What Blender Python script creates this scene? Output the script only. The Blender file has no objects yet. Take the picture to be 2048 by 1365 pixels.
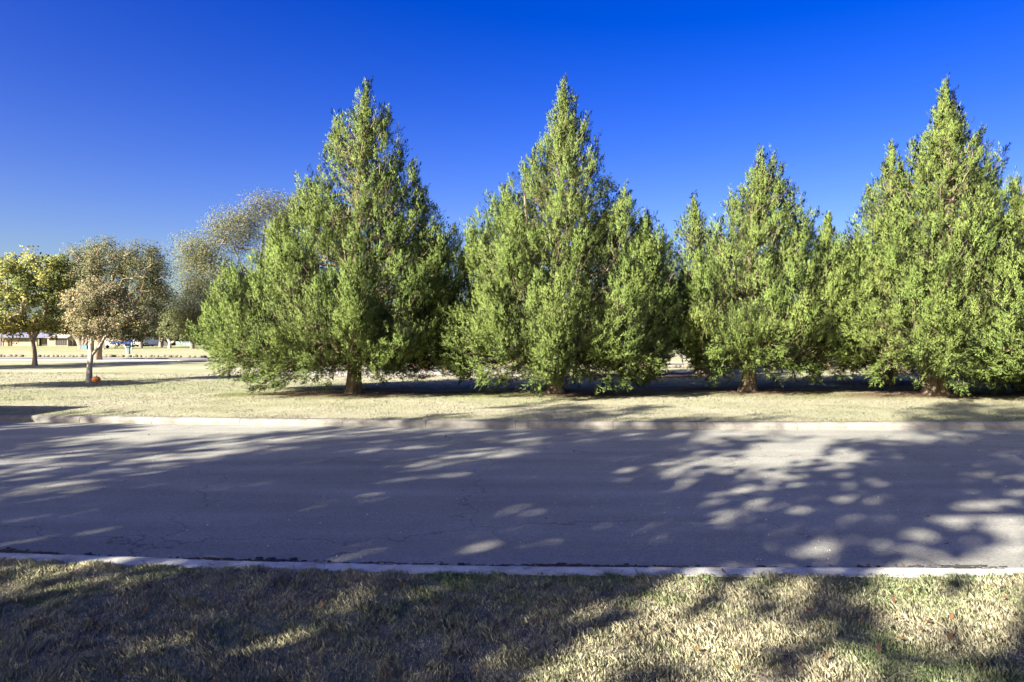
import bpy, bmesh, math, random
import numpy as np
from mathutils import Vector, Matrix

# ------------------------------------------------------------------ camera, sky, sun, exposure
scene = bpy.context.scene
COL = scene.collection
F = 1365.0            # focal length in pixels of a 2048 px wide frame (24 mm lens)
HZ = 678.0            # horizon row
EYE = 1.6
cam_d = bpy.data.cameras.new('camera'); cam = bpy.data.objects.new('camera', cam_d); COL.objects.link(cam)
cam_d.sensor_width = 36.0; cam_d.lens = 24.0; cam_d.clip_start = 0.05; cam_d.clip_end = 3000
cam.location = (0, 0, EYE)
cam.rotation_euler = (math.radians(90) - math.atan((682.5 - HZ) / F), 0, 0)
scene.camera = cam

SUN_EL = math.radians(27.0)
SUN_AZ = math.radians(47.0)          # light travels towards +X, turned this much towards +Y
world = bpy.data.worlds.new('World'); scene.world = world; world.use_nodes = True
wn = world.node_tree.nodes; wl = world.node_tree.links; wn.clear()
w_out = wn.new('ShaderNodeOutputWorld'); w_bg = wn.new('ShaderNodeBackground'); w_sky = wn.new('ShaderNodeTexSky')
w_sky.sky_type = 'NISHITA'; w_sky.sun_disc = False; w_sky.sun_elevation = SUN_EL
to_sun = (-math.cos(SUN_AZ), -math.sin(SUN_AZ))
w_sky.sun_rotation = math.atan2(to_sun[0], to_sun[1]) % (2 * math.pi)
w_sky.altitude = 0; w_sky.air_density = 1.0; w_sky.dust_density = 2.6; w_sky.ozone_density = 3.0
# deep polarised blue: the sky's own colour graded in hue, saturation and value alike everywhere
w_hs = wn.new('ShaderNodeHueSaturation'); w_hs.inputs['Saturation'].default_value = 1.5; w_hs.inputs['Hue'].default_value = 0.538
w_sep = wn.new('ShaderNodeSeparateColor'); w_sep.mode = 'HSV'; w_com = wn.new('ShaderNodeCombineColor'); w_com.mode = 'HSV'
w_pow = wn.new('ShaderNodeMath'); w_pow.operation = 'POWER'; w_pow.inputs[1].default_value = 1.12
wl.new(w_sky.outputs[0], w_hs.inputs['Color']); wl.new(w_hs.outputs[0], w_sep.inputs[0])
wl.new(w_sep.outputs[0], w_com.inputs[0]); wl.new(w_sep.outputs[1], w_com.inputs[1]); wl.new(w_sep.outputs[2], w_pow.inputs[0]); wl.new(w_pow.outputs[0], w_com.inputs[2])
wl.new(w_com.outputs[0], w_bg.inputs[0]); wl.new(w_bg.outputs[0], w_out.inputs[0])
w_bg.inputs[1].default_value = 0.032

sun_d = bpy.data.lights.new('sun', 'SUN'); sun = bpy.data.objects.new('sun', sun_d); COL.objects.link(sun)
sun_d.energy = 4.0; sun_d.angle = math.radians(0.65); sun_d.color = (1.0, 0.93, 0.82)
sdir = Vector((math.cos(SUN_AZ) * math.cos(SUN_EL), math.sin(SUN_AZ) * math.cos(SUN_EL), -math.sin(SUN_EL)))
sun.rotation_euler = sdir.to_track_quat('-Z', 'Y').to_euler()
vs = scene.view_settings
vs.view_transform = 'Standard'; vs.look = 'None'; vs.gamma = 1.0; vs.use_curve_mapping = False
vs.exposure = 2.6
scene.cycles.max_bounces = 6; scene.cycles.transparent_max_bounces = 4

# ------------------------------------------------------------------ helpers
RZ = 0.12             # height of the lawns above the road
def dist(y, z=RZ): return (EYE - z) * F / (y - HZ)
def PX(x, d): return (x - 1024.0) / F * d
def PZ(y, d): return EYE - (y - HZ) * d / F
def ground(x, y, z=RZ):
    d = dist(y, z); return PX(x, d), d

def tag(o, label=None, cat=None, group=None, kind=None):
    if label: o['label'] = label
    if cat: o['category'] = cat
    if group: o['group'] = group
    if kind: o['kind'] = kind
    return o
def empty(name, loc, rz=0.0):
    o = bpy.data.objects.new(name, None); COL.objects.link(o); o.location = loc; o.rotation_euler = (0, 0, rz)
    o.empty_display_size = 0.3
    return o
def link(name, me, mat=None, parent=None, loc=None, rz=0.0, smooth=False):
    if mat is not None and len(me.materials) == 0: me.materials.append(mat)
    o = bpy.data.objects.new(name, me); COL.objects.link(o)
    if parent is not None: o.parent = parent
    if loc is not None: o.location = loc
    o.rotation_euler = (0, 0, rz)
    if smooth: me.shade_smooth()
    return o
def copy_tree(o, parent=None):
    c = o.copy(); COL.objects.link(c); c.parent = parent
    for ch in list(o.children): copy_tree(ch, c)
    return c
def mesh_np(name, V, Fc, Cc=None, Nn=None):
    """V (n,3), Fc (m,k) faces of one size, Cc (n,3) point colours"""
    V = np.ascontiguousarray(V, dtype=np.float32); Fc = np.ascontiguousarray(Fc, dtype=np.int32)
    me = bpy.data.meshes.new(name); m, k = Fc.shape
    me.vertices.add(len(V)); me.vertices.foreach_set('co', V.ravel())
    me.loops.add(m * k); me.loops.foreach_set('vertex_index', Fc.ravel())
    me.polygons.add(m); me.polygons.foreach_set('loop_start', np.arange(0, m * k, k, dtype=np.int32))
    try: me.polygons.foreach_set('loop_total', np.full(m, k, dtype=np.int32))
    except Exception: pass
    if Cc is not None:
        a = me.color_attributes.new('Col', 'FLOAT_COLOR', 'POINT')
        A = np.ones((len(V), 4), dtype=np.float32); A[:, :3] = Cc; a.data.foreach_set('color', A.ravel())
    if Nn is not None:
        a = me.attributes.new('Nrm', 'FLOAT_VECTOR', 'POINT'); a.data.foreach_set('vector', np.ascontiguousarray(Nn, dtype=np.float32).ravel())
    me.update(calc_edges=True)
    return me

def unit(a): return a / (np.linalg.norm(a, axis=-1, keepdims=True) + 1e-9)
def vnoise(x, y, seed=0):
    """smooth value noise in numpy, 0..1"""
    xi = np.floor(x).astype(np.int64); yi = np.floor(y).astype(np.int64); fx = x - xi; fy = y - yi
    fx = fx * fx * (3 - 2 * fx); fy = fy * fy * (3 - 2 * fy)
    def h(a, b):
        n = (a * 374761393 + b * 668265263 + seed * 974711) & 0xffffffff
        n = ((n ^ (n >> 13)) * 1274126177) & 0xffffffff
        return ((n ^ (n >> 16)) & 0xffff) / 65535.0
    return (h(xi, yi) * (1 - fx) + h(xi + 1, yi) * fx) * (1 - fy) + (h(xi, yi + 1) * (1 - fx) + h(xi + 1, yi + 1) * fx) * fy
def fbm(x, y, seed=0, o=3):
    s = 0; a = 0.5; t = 0
    for i in range(o):
        s = s + a * vnoise(x * 2 ** i, y * 2 ** i, seed + i); t += a; a *= 0.5
    return s / t

# ------------------------------------------------------------------ materials
def new_mat(name):
    m = bpy.data.materials.new(name); m.use_nodes = True
    nt = m.node_tree; bs = nt.nodes['Principled BSDF']; bs.inputs['Roughness'].default_value = 0.85
    return m, nt, bs
def plain(name, col, rough=0.7, metal=0.0, noise=0.12, scale=6.0, spec=0.3):
    m, nt, bs = new_mat(name)
    tc = nt.nodes.new('ShaderNodeTexCoord'); n = nt.nodes.new('ShaderNodeTexNoise'); n.inputs['Scale'].default_value = scale
    n.inputs['Detail'].default_value = 4
    r = nt.nodes.new('ShaderNodeMapRange'); r.inputs['To Min'].default_value = 1 - noise; r.inputs['To Max'].default_value = 1 + noise
    mx = nt.nodes.new('ShaderNodeVectorMath'); mx.operation = 'SCALE'; mx.inputs[0].default_value = col
    nt.links.new(tc.outputs['Object'], n.inputs['Vector']); nt.links.new(n.outputs['Fac'], r.inputs['Value'])
    nt.links.new(r.outputs[0], mx.inputs['Scale']); nt.links.new(mx.outputs[0], bs.inputs['Base Color'])
    bs.inputs['Roughness'].default_value = rough; bs.inputs['Metallic'].default_value = metal
    bs.inputs['Specular IOR Level'].default_value = spec
    return m
def veg(name, rough=0.75, trans=0.25, spec=0.15, soft=0.6):
    m, nt, bs = new_mat(name)
    # each tiny blade is shaded partly with the normal of the tuft it belongs to
    an = nt.nodes.new('ShaderNodeAttribute'); an.attribute_name = 'Nrm'; vt = nt.nodes.new('ShaderNodeVectorTransform'); vt.vector_type = 'NORMAL'; vt.convert_from = 'OBJECT'; vt.convert_to = 'WORLD'
    ge = nt.nodes.new('ShaderNodeNewGeometry'); s1 = nt.nodes.new('ShaderNodeVectorMath'); s1.operation = 'SCALE'; s1.inputs['Scale'].default_value = soft
    s2 = nt.nodes.new('ShaderNodeVectorMath'); s2.operation = 'SCALE'; s2.inputs['Scale'].default_value = 1 - soft
    sa = nt.nodes.new('ShaderNodeVectorMath'); sn = nt.nodes.new('ShaderNodeVectorMath'); sn.operation = 'NORMALIZE'
    nt.links.new(an.outputs['Vector'], vt.inputs[0]); nt.links.new(vt.outputs[0], s1.inputs[0]); nt.links.new(ge.outputs['Normal'], s2.inputs[0])
    nt.links.new(s1.outputs[0], sa.inputs[0]); nt.links.new(s2.outputs[0], sa.inputs[1]); nt.links.new(sa.outputs[0], sn.inputs[0]); nt.links.new(sn.outputs[0], bs.inputs['Normal'])
    at = nt.nodes.new('ShaderNodeAttribute'); at.attribute_name = 'Col'
    bs.inputs['Roughness'].default_value = rough; bs.inputs['Specular IOR Level'].default_value = spec
    nt.links.new(at.outputs['Color'], bs.inputs['Base Color'])
    if trans > 0:
        tr = nt.nodes.new('ShaderNodeBsdfTranslucent'); mx = nt.nodes.new('ShaderNodeMixShader'); mx.inputs[0].default_value = trans
        out = nt.nodes['Material Output']
        nt.links.new(at.outputs['Color'], tr.inputs['Color'])
        nt.links.new(bs.outputs[0], mx.inputs[1]); nt.links.new(tr.outputs[0], mx.inputs[2]); nt.links.new(mx.outputs[0], out.inputs['Surface'])
    return m
def bark(name, c1, c2, sc=(14, 14, 2.2), bump=0.6):
    m, nt, bs = new_mat(name)
    tc = nt.nodes.new('ShaderNodeTexCoord'); mp = nt.nodes.new('ShaderNodeMapping'); mp.inputs['Scale'].default_value = sc
    n = nt.nodes.new('ShaderNodeTexNoise'); n.inputs['Scale'].default_value = 1.0; n.inputs['Detail'].default_value = 6; n.inputs['Roughness'].default_value = 0.65
    cr = nt.nodes.new('ShaderNodeValToRGB'); cr.color_ramp.elements[0].position = 0.35; cr.color_ramp.elements[1].position = 0.66
    cr.color_ramp.elements[0].color = (*c1, 1); cr.color_ramp.elements[1].color = (*c2, 1)
    b = nt.nodes.new('ShaderNodeBump'); b.inputs['Strength'].default_value = bump; b.inputs['Distance'].default_value = 0.03
    nt.links.new(tc.outputs['Object'], mp.inputs[0]); nt.links.new(mp.outputs[0], n.inputs['Vector'])
    nt.links.new(n.outputs['Fac'], cr.inputs[0]); nt.links.new(cr.outputs[0], bs.inputs['Base Color'])
    nt.links.new(n.outputs['Fac'], b.inputs['Height']); nt.links.new(b.outputs[0], bs.inputs['Normal'])
    bs.inputs['Specular IOR Level'].default_value = 0.1
    return m
M = {}
M['juniper'] = veg('juniper_foliage', 0.8, 0.12, soft=0.9)
M['leaf'] = veg('broad_leaf', 0.65, 0.33, soft=0.7)
M['blade'] = veg('grass_blade', 0.7, 0.3, soft=0.8)
M['j_bark'] = bark('juniper_bark', (0.06, 0.042, 0.03), (0.25, 0.19, 0.14))
M['pale_bark'] = bark('pale_bark', (0.20, 0.17, 0.14), (0.46, 0.42, 0.36), (9, 9, 4))
M['brown_bark'] = bark('brown_bark', (0.12, 0.085, 0.055), (0.34, 0.26, 0.18), (8, 8, 1.6))
M['grey_bark'] = bark('grey_bark', (0.10, 0.085, 0.07), (0.24, 0.2, 0.165), (8, 8, 2))

def lawn_mat(name):
    m, nt, bs = new_mat(name)
    at = nt.nodes.new('ShaderNodeAttribute'); at.attribute_name = 'Col'
    tc = nt.nodes.new('ShaderNodeTexCoord')
    n = nt.nodes.new('ShaderNodeTexNoise'); n.inputs['Scale'].default_value = 22; n.inputs['Detail'].default_value = 6; n.inputs['Roughness'].default_value = 0.7
    n2 = nt.nodes.new('ShaderNodeTexNoise'); n2.inputs['Scale'].default_value = 1.1; n2.inputs['Detail'].default_value = 5
    r = nt.nodes.new('ShaderNodeMapRange'); r.inputs['From Min'].default_value = 0.25; r.inputs['From Max'].default_value = 0.75
    r.inputs['To Min'].default_value = 0.62; r.inputs['To Max'].default_value = 1.3
    r2 = nt.nodes.new('ShaderNodeMapRange'); r2.inputs['From Min'].default_value = 0.3; r2.inputs['From Max'].default_value = 0.7
    r2.inputs['To Min'].default_value = 0.88; r2.inputs['To Max'].default_value = 1.1
    mu = nt.nodes.new('ShaderNodeMath'); mu.operation = 'MULTIPLY'
    sc = nt.nodes.new('ShaderNodeVectorMath'); sc.operation = 'SCALE'
    b = nt.nodes.new('ShaderNodeBump'); b.inputs['Strength'].default_value = 0.8; b.inputs['Distance'].default_value = 0.03
    L = nt.links.new
    L(tc.outputs['Object'], n.inputs['Vector']); L(tc.outputs['Object'], n2.inputs['Vector'])
    L(n.outputs['Fac'], r.inputs['Value']); L(n2.outputs['Fac'], r2.inputs['Value'])
    L(r.outputs[0], mu.inputs[0]); L(r2.outputs[0], mu.inputs[1]); L(at.outputs['Color'], sc.inputs[0]); L(mu.outputs[0], sc.inputs['Scale'])
    L(sc.outputs[0], bs.inputs['Base Color']); L(n.outputs['Fac'], b.inputs['Height']); L(b.outputs[0], bs.inputs['Normal'])
    bs.inputs['Roughness'].default_value = 0.95; bs.inputs['Specular IOR Level'].default_value = 0.05
    return m
M['lawn'] = lawn_mat('lawn_turf')

def asphalt_mat():
    m, nt, bs = new_mat('worn_asphalt'); L = nt.links.new; N = nt.nodes.new
    tc = N('ShaderNodeTexCoord')
    vo = N('ShaderNodeTexVoronoi'); vo.inputs['Scale'].default_value = 85; vo.feature = 'F1'
    n1 = N('ShaderNodeTexNoise'); n1.inputs['Scale'].default_value = 0.8; n1.inputs['Detail'].default_value = 6
    mp = N('ShaderNodeMapping'); mp.inputs['Scale'].default_value = (0.25, 2.2, 1)
    n2 = N('ShaderNodeTexNoise'); n2.inputs['Scale'].default_value = 1.0; n2.inputs['Detail'].default_value = 3
    n3 = N('ShaderNodeTexNoise'); n3.inputs['Scale'].default_value = 60; n3.inputs['Detail'].default_value = 3; n3.inputs['Roughness'].default_value = 0.8
    cr = N('ShaderNodeValToRGB'); e = cr.color_ramp.elements
    e[0].position = 0.0; e[0].color = (0.11, 0.11, 0.092, 1); e[1].position = 1.0; e[1].color = (0.39, 0.385, 0.33, 1)
    x = e.new(0.5); x.color = (0.21, 0.208, 0.175, 1)
    a = N('ShaderNodeMath'); a.operation = 'MULTIPLY_ADD'; a.inputs[1].default_value = 0.5; 
    b = N('ShaderNodeMath'); b.operation = 'MULTIPLY_ADD'; b.inputs[1].default_value = 0.35
    c = N('ShaderNodeMath'); c.operation = 'MULTIPLY_ADD'; c.inputs[1].default_value = 0.55; c.inputs[2].default_value = -0.15
    L(tc.outputs['Object'], vo.inputs['Vector']); L(tc.outputs['Object'], n1.inputs['Vector']); L(tc.outputs['Object'], mp.inputs[0]); L(mp.outputs[0], n2.inputs['Vector']); L(tc.outputs['Object'], n3.inputs['Vector'])
    vc = N('ShaderNodeSeparateColor'); L(vo.outputs['Color'], vc.inputs[0])
    L(n2.outputs['Fac'], c.inputs[0]); L(n1.outputs['Fac'], b.inputs[0]); L(c.outputs[0], b.inputs[2])
    d = N('ShaderNodeMath'); d.operation = 'MULTIPLY_ADD'; d.inputs[1].default_value = 0.32; d.inputs[2].default_value = -0.05
    L(vc.outputs[0], d.inputs[0]); L(n3.outputs['Fac'], a.inputs[0]); L(d.outputs[0], a.inputs[2])
    s = N('ShaderNodeMath'); s.operation = 'ADD'; L(a.outputs[0], s.inputs[0]); L(b.outputs[0], s.inputs[1])
    s2 = N('ShaderNodeMath'); s2.operation = 'ADD'; s2.inputs[1].default_value = -0.12; L(s.outputs[0], s2.inputs[0])
    L(s2.outputs[0], cr.inputs[0])
    # hairline cracks
    ns = N('ShaderNodeTexNoise'); ns.inputs['Scale'].default_value = 2.0; ns.inputs['Detail'].default_value = 5
    av = N('ShaderNodeVectorMath'); av.operation = 'SCALE'; av.inputs['Scale'].default_value = 0.9; L(tc.outputs['Object'], ns.inputs['Vector']); L(ns.outputs['Color'], av.inputs[0])
    ad = N('ShaderNodeVectorMath'); L(av.outputs[0], ad.inputs[0]); L(tc.outputs['Object'], ad.inputs[1])
    vk = N('ShaderNodeTexVoronoi'); vk.feature = 'DISTANCE_TO_EDGE'; vk.inputs['Scale'].default_value = 0.28; L(ad.outputs[0], vk.inputs['Vector'])
    rk = N('ShaderNodeMapRange'); rk.inputs['From Min'].default_value = 0.0; rk.inputs['From Max'].default_value = 0.004; rk.inputs['To Min'].default_value = 0.55; rk.inputs['To Max'].default_value = 1.0
    L(vk.outputs['Distance'], rk.inputs['Value'])
    mu = N('ShaderNodeVectorMath'); mu.operation = 'SCALE'; L(cr.outputs[0], mu.inputs[0]); L(rk.outputs[0], mu.inputs['Scale'])
    L(mu.outputs[0], bs.inputs['Base Color'])
    bp = N('ShaderNodeBump'); bp.inputs['Strength'].default_value = 0.55; bp.inputs['Distance'].default_value = 0.006
    L(a.outputs[0], bp.inputs['Height']); L(bp.outputs[0], bs.inputs['Normal'])
    bs.inputs['Roughness'].default_value = 0.85; bs.inputs['Specular IOR Level'].default_value = 0.25
    return m
M['asphalt'] = asphalt_mat()
def concrete_mat(name, c0, c1, scale=3.0):
    m, nt, bs = new_mat(name); L = nt.links.new; N = nt.nodes.new
    tc = N('ShaderNodeTexCoord'); n = N('ShaderNodeTexNoise'); n.inputs['Scale'].default_value = scale; n.inputs['Detail'].default_value = 8; n.inputs['Roughness'].default_value = 0.7
    g = N('ShaderNodeTexNoise'); g.inputs['Scale'].default_value = scale * 25; g.inputs['Detail'].default_value = 3
    cr = N('ShaderNodeValToRGB'); cr.color_ramp.elements[0].position = 0.32; cr.color_ramp.elements[1].position = 0.62
    cr.color_ramp.elements[0].color = (*c0, 1); cr.color_ramp.elements[1].color = (*c1, 1)
    b = N('ShaderNodeBump'); b.inputs['Strength'].default_value = 0.5; b.inputs['Distance'].default_value = 0.008
    ad = N('ShaderNodeMath'); ad.operation = 'MULTIPLY_ADD'; ad.inputs[1].default_value = 0.35
    s = N('ShaderNodeMath'); s.operation = 'SUBTRACT'; s.inputs[1].default_value = 0.17
    L(tc.outputs['Object'], n.inputs['Vector']); L(tc.outputs['Object'], g.inputs['Vector'])
    L(g.outputs['Fac'], ad.inputs[0]); L(n.outputs['Fac'], ad.inputs[2]); L(ad.outputs[0], s.inputs[0]); L(s.outputs[0], cr.inputs[0]); L(cr.outputs[0], bs.inputs['Base Color'])
    L(ad.outputs[0], b.inputs['Height']); L(b.outputs[0], bs.inputs['Normal'])
    return m
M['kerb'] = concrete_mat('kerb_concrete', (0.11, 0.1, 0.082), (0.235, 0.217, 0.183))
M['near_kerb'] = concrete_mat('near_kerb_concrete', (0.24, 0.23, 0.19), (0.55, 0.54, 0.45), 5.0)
M['path'] = concrete_mat('path_concrete', (0.2, 0.185, 0.16), (0.26, 0.24, 0.21), 0.8)
M['tar'] = plain('tar', (0.03, 0.028, 0.028), 0.7, noise=0.4, scale=30)
M['stone'] = concrete_mat('fieldstone', (0.05, 0.04, 0.028), (0.17, 0.14, 0.10), 2.2)

# ------------------------------------------------------------------ the road and its kerbs
fx = np.array([-120, -60, -30, -18, -9.9, -5.5, 0, 3.3, 9.05, 20, 60, 120.])
fy = np.array([52, 26, 16.9, 14.5, 13.2, 12.7, 12.2, 12.03, 12.05, 12.3, 14.0, 17.])
nx = np.array([-120, -60, -30, -12, -6, -3.4, -1.0, 1.17, 3.2, 10, 20, 60, 120.])
ny = np.array([43, 17.5, 8.9, 5.65, 4.85, 4.56, 4.315, 4.26, 4.26, 4.3, 4.5, 6.2, 9.2])
def smooth_curve(xs, ys):
    X = np.linspace(-120, 120, 961); Y = np.interp(X, xs, ys)
    k = np.hanning(13); k /= k.sum(); Yp = np.concatenate([np.full(6, Y[0]), Y, np.full(6, Y[-1])])
    Ys = np.convolve(Yp, k, 'valid'); return X, Ys
CX, CF = smooth_curve(fx, fy); _, CN = smooth_curve(nx, ny)
def farK(x): return np.interp(x, CX, CF)      # foot of the far kerb
def nearK(x): return np.interp(x, CX, CN)     # back edge of the near kerb's top

def grid_mesh(name, xs, yf, z_fn, col_fn=None):
    """xs: columns; yf(x)-> rows array"""
    nxn = len(xs); rows = np.array([yf(x) for x in xs]); ncol = rows.shape[1]
    Xg = np.repeat(xs[:, None], ncol, 1); V = np.stack([Xg, rows, z_fn(Xg, rows)], -1).reshape(-1, 3)
    i = np.arange(nxn - 1)[:, None] * ncol + np.arange(ncol - 1)[None, :]
    Fc = np.stack([i, i + ncol, i + ncol + 1, i + 1], -1).reshape(-1, 4)
    C = None if col_fn is None else col_fn(V[:, 0], V[:, 1])
    return mesh_np(name, V, Fc, C)

xs = np.concatenate([np.linspace(-120, -14, 54), np.linspace(-13, 13, 131), np.linspace(14, 120, 54)])
road_t = np.linspace(0, 1, 24)
road = link('road', grid_mesh('road', xs, lambda x: nearK(x) + 0.2 + (farK(x) + 0.02 - nearK(x) - 0.2) * road_t,
            lambda X, Y: 0.0 * X + 0.012 * (fbm(X * 0.4, Y * 0.8, 5) - 0.5)), M['asphalt'], smooth=True)
tag(road, kind='structure')

def kerb_segment(curve, s0, s1, prof, gap=0.004):
    """prof: list of (offset along +Y, z) closed polygon"""
    n = 4; X = np.linspace(s0 + gap, s1 - gap, n); V = []; 
    for x in X:
        for (o, z) in prof: V.append((x, curve(x) + o, z))
    k = len(prof); Fc = []
    me = bpy.data.meshes.new('kerb_segment')
    for i in range(n - 1):
        for j in range(k):
            Fc.append((i * k + j, i * k + (j + 1) % k, (i + 1) * k + (j + 1) % k, (i + 1) * k + j))
    Fc.append(tuple(range(k))[::-1]); Fc.append(tuple((n - 1) * k + j for j in range(k)))
    me.from_pydata(V, [], Fc); me.update()
    return me
rng = random.Random(4)
def make_kerb(name, curve, prof, x0, x1, step, mat):
    k = empty(name, (0, 0, 0)); tag(k, kind='structure')
    x = x0; i = 0
    while x < x1:
        s = step * rng.uniform(0.85, 1.15) * (1 if abs(x) < 26 else 3)
        e = min(x + s, x1); dz = rng.uniform(-0.004, 0.004); dy = rng.uniform(-0.006, 0.006)
        p = [(o + dy, z + (dz if z > 0.05 else 0)) for o, z in prof]
        link('kerb_segment', kerb_segment(curve, x, e, p), mat, k)
        x = e; i += 1
    return k
far_prof = [(0.0, -0.1), (0.0, 0.06), (0.035, 0.095), (0.07, 0.112), (0.17, 0.116), (0.17, -0.1)]
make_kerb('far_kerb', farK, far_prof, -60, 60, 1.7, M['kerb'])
near_prof = [(-0.04, -0.1), (-0.04, 0.13), (0.10, 0.13), (0.155, 0.118), (0.195, 0.09), (0.21, 0.02), (0.21, -0.1)]
make_kerb('near_kerb', nearK, near_prof, -60, 60, 2.4, M['near_kerb'])

# crumbled tar and cracked edge along the near gutter, worn patches of tar
rg = np.random.default_rng(11)
def blobs(name, P, rx, ry, h, mat, seed=1, sides=9, col=None):
    g = np.random.default_rng(seed); n = len(P); a = np.linspace(0, 2 * np.pi, sides, endpoint=False)
    rr = g.uniform(0.55, 1.15, (n, sides)); V = np.zeros((n, sides * 2 + 1, 3))
    V[:, :sides, 0] = P[:, None, 0] + rx[:, None] * rr * np.cos(a); V[:, :sides, 1] = P[:, None, 1] + ry[:, None] * rr * np.sin(a); V[:, :sides, 2] = P[:, None, 2] - 0.004
    V[:, sides:2 * sides, 0] = P[:, None, 0] + 0.8 * rx[:, None] * rr * np.cos(a); V[:, sides:2 * sides, 1] = P[:, None, 1] + 0.8 * ry[:, None] * rr * np.sin(a)
    V[:, sides:2 * sides, 2] = P[:, None, 2] + h[:, None] * g.uniform(0.6, 1.1, (n, sides))
    V[:, -1, 0] = P[:, 0]; V[:, -1, 1] = P[:, 1]; V[:, -1, 2] = P[:, 2] + h * 1.1
    T = []
    for j in range(sides):
        k = (j + 1) % sides; T += [(j, k, sides + k), (j, sides + k, sides + j), (sides + j, sides + k, 2 * sides)]
    T = np.array(T)[None] + (np.arange(n) * (2 * sides + 1))[:, None, None]
    return link(name, mesh_np(name, V.reshape(-1, 3), T.reshape(-1, 3)), mat)
n = 2200; bx_ = rg.uniform(-9, 9, n); bx_ = bx_ + 0.12 * np.sin(bx_ * 9)
P = np.stack([bx_, nearK(bx_) + 0.46 + np.abs(rg.normal(0, 0.035, n)) + 0.03 * np.sin(bx_ * 3), np.full(n, 0.006)], 1)
keep = fbm(bx_ * 1.3, bx_ * 0, 8) > rg.uniform(0.25, 0.7, n); P = P[keep]; n = len(P)
o = blobs('gutter_tar', P, rg.uniform(0.005, 0.04, n), rg.uniform(0.004, 0.02, n), rg.uniform(0.001, 0.006, n), M['tar'], 3)
tag(o, 'black crumbled tar and debris along the near edge of the road', 'debris', kind='stuff')
n = 1500; gx = rg.uniform(-7, 7, n)
P = np.stack([gx, nearK(gx) + 0.135 + rg.uniform(-0.03, 0.035, n) + 0.012 * np.sin(gx * 5), np.full(n, 0.126)], 1)
keep = fbm(gx * 1.7, gx * 0, 21) > rg.uniform(0.4, 0.62, n); P = P[keep]; n = len(P)
o = blobs('kerb_grime', P, rg.uniform(0.008, 0.07, n), rg.uniform(0.0015, 0.007, n), rg.uniform(0.001, 0.004, n), M['tar'], 5)
tag(o, 'dark grime filling the cracked front edge of the near kerb', 'grime', kind='stuff')
n = 400; gx = rg.uniform(-9, 9, n); gy = rg.uniform(0, 1, n) ** 1.4
P = np.stack([gx, nearK(gx) + 0.6 + gy * 6.4, np.full(n, 0.003)], 1)
M['grit'] = plain('pale_grit', (0.45, 0.43, 0.42), 0.9)
o = blobs('road_grit', P, rg.uniform(0.002, 0.008, n), rg.uniform(0.003, 0.008, n), rg.uniform(0.002, 0.006, n), M['grit'], 6, sides=5)
tag(o, 'pale loose grit scattered over the asphalt', 'grit', kind='stuff')

# ------------------------------------------------------------------ lawns
STRAW = np.array([0.335, 0.312, 0.22]); DRY = np.array([0.265, 0.268, 0.16]); GREEN = np.array([0.085, 0.135, 0.025]); SOIL = np.array([0.13, 0.085, 0.06]); OLIVE = np.array([0.22, 0.23, 0.09])
juniper_bases = [ground(707, 787), ground(1110, 787), ground(1495, 782), ground(1873, 790), ground(1778, 768), ground(1285, 752), ground(2120, 786), ground(1388, 748)]
def far_col(X, Y):
    a = fbm(X * 0.35, Y * 0.5, 1); b = fbm(X * 1.6, Y * 2.2, 2)
    t = np.clip((a - 0.3) * 1.8 + (b - 0.5) * 0.8, 0, 1)[:, None]
    C = STRAW * (1 - t) + DRY * t
    # greener band in front of the tree line, thin soil below the trees
    yb = 18.6; g = np.exp(-((Y - yb + 0.6) / 1.1) ** 2) * (X > -8) * np.clip((fbm(X * 0.5, Y * 1.1, 4) - 0.25) * 2.2, 0, 1)
    g = np.maximum(g, 0.5 * np.clip((fbm(X * 0.22 + 9, Y * 0.45, 6) - 0.42) * 2.6, 0, 1))
    C = C * (1 - g[:, None]) + (0.45 * OLIVE + 0.55 * GREEN) * g[:, None]
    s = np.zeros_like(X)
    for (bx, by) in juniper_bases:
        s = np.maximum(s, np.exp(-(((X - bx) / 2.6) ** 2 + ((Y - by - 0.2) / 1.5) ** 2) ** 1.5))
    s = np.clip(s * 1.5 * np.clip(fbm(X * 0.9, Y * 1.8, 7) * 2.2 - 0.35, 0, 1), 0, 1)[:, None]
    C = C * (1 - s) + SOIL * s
    far = np.clip((Y - 55) / 60, 0, 1)[:, None]
    C = C * (1 - far) + (OLIVE * 0.5 + DRY * 0.5) * far
    return C
def far_z(X, Y): 
    r = np.clip((Y - farK(X) - 0.2) / 1.0, 0, 1) * np.clip((44 - Y) / 5, 0, 1)
    return RZ + 0.05 * (fbm(X * 0.25, Y * 0.35, 9) - 0.5) * r + 0.012 * (fbm(X * 3, Y * 3, 12) - 0.5) * r
ys_a = np.concatenate([np.linspace(0, 10, 45), np.linspace(10.3, 30, 44), np.linspace(31, 60, 30), np.linspace(66, 200, 26), [260, 400, 700, 1400]])
xs_a = np.concatenate([[-1500, -700, -300, -180], np.linspace(-120, -31, 45), np.linspace(-30, 30, 171), np.linspace(31, 120, 45), [180, 300, 700, 1500]])
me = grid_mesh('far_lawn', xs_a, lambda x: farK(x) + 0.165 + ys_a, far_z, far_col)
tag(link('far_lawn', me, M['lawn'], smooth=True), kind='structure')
def near_col(X, Y):
    a = fbm(X * 1.1, Y * 1.4, 31); t = np.clip((a - 0.35) * 2.2, 0, 1)[:, None]
    return (STRAW * 0.6 + SOIL * 0.5) * (1 - t) + (OLIVE * 0.6 + STRAW * .3) * t
def near_z(X, Y):
    r = np.clip((nearK(X) - Y) / 0.25, 0, 1)
    return 0.125 + r * (0.05 * (fbm(X * 0.9, Y * 0.9, 33) - 0.45) + 0.025 * (fbm(X * 4, Y * 4, 35) - 0.5))
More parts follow.
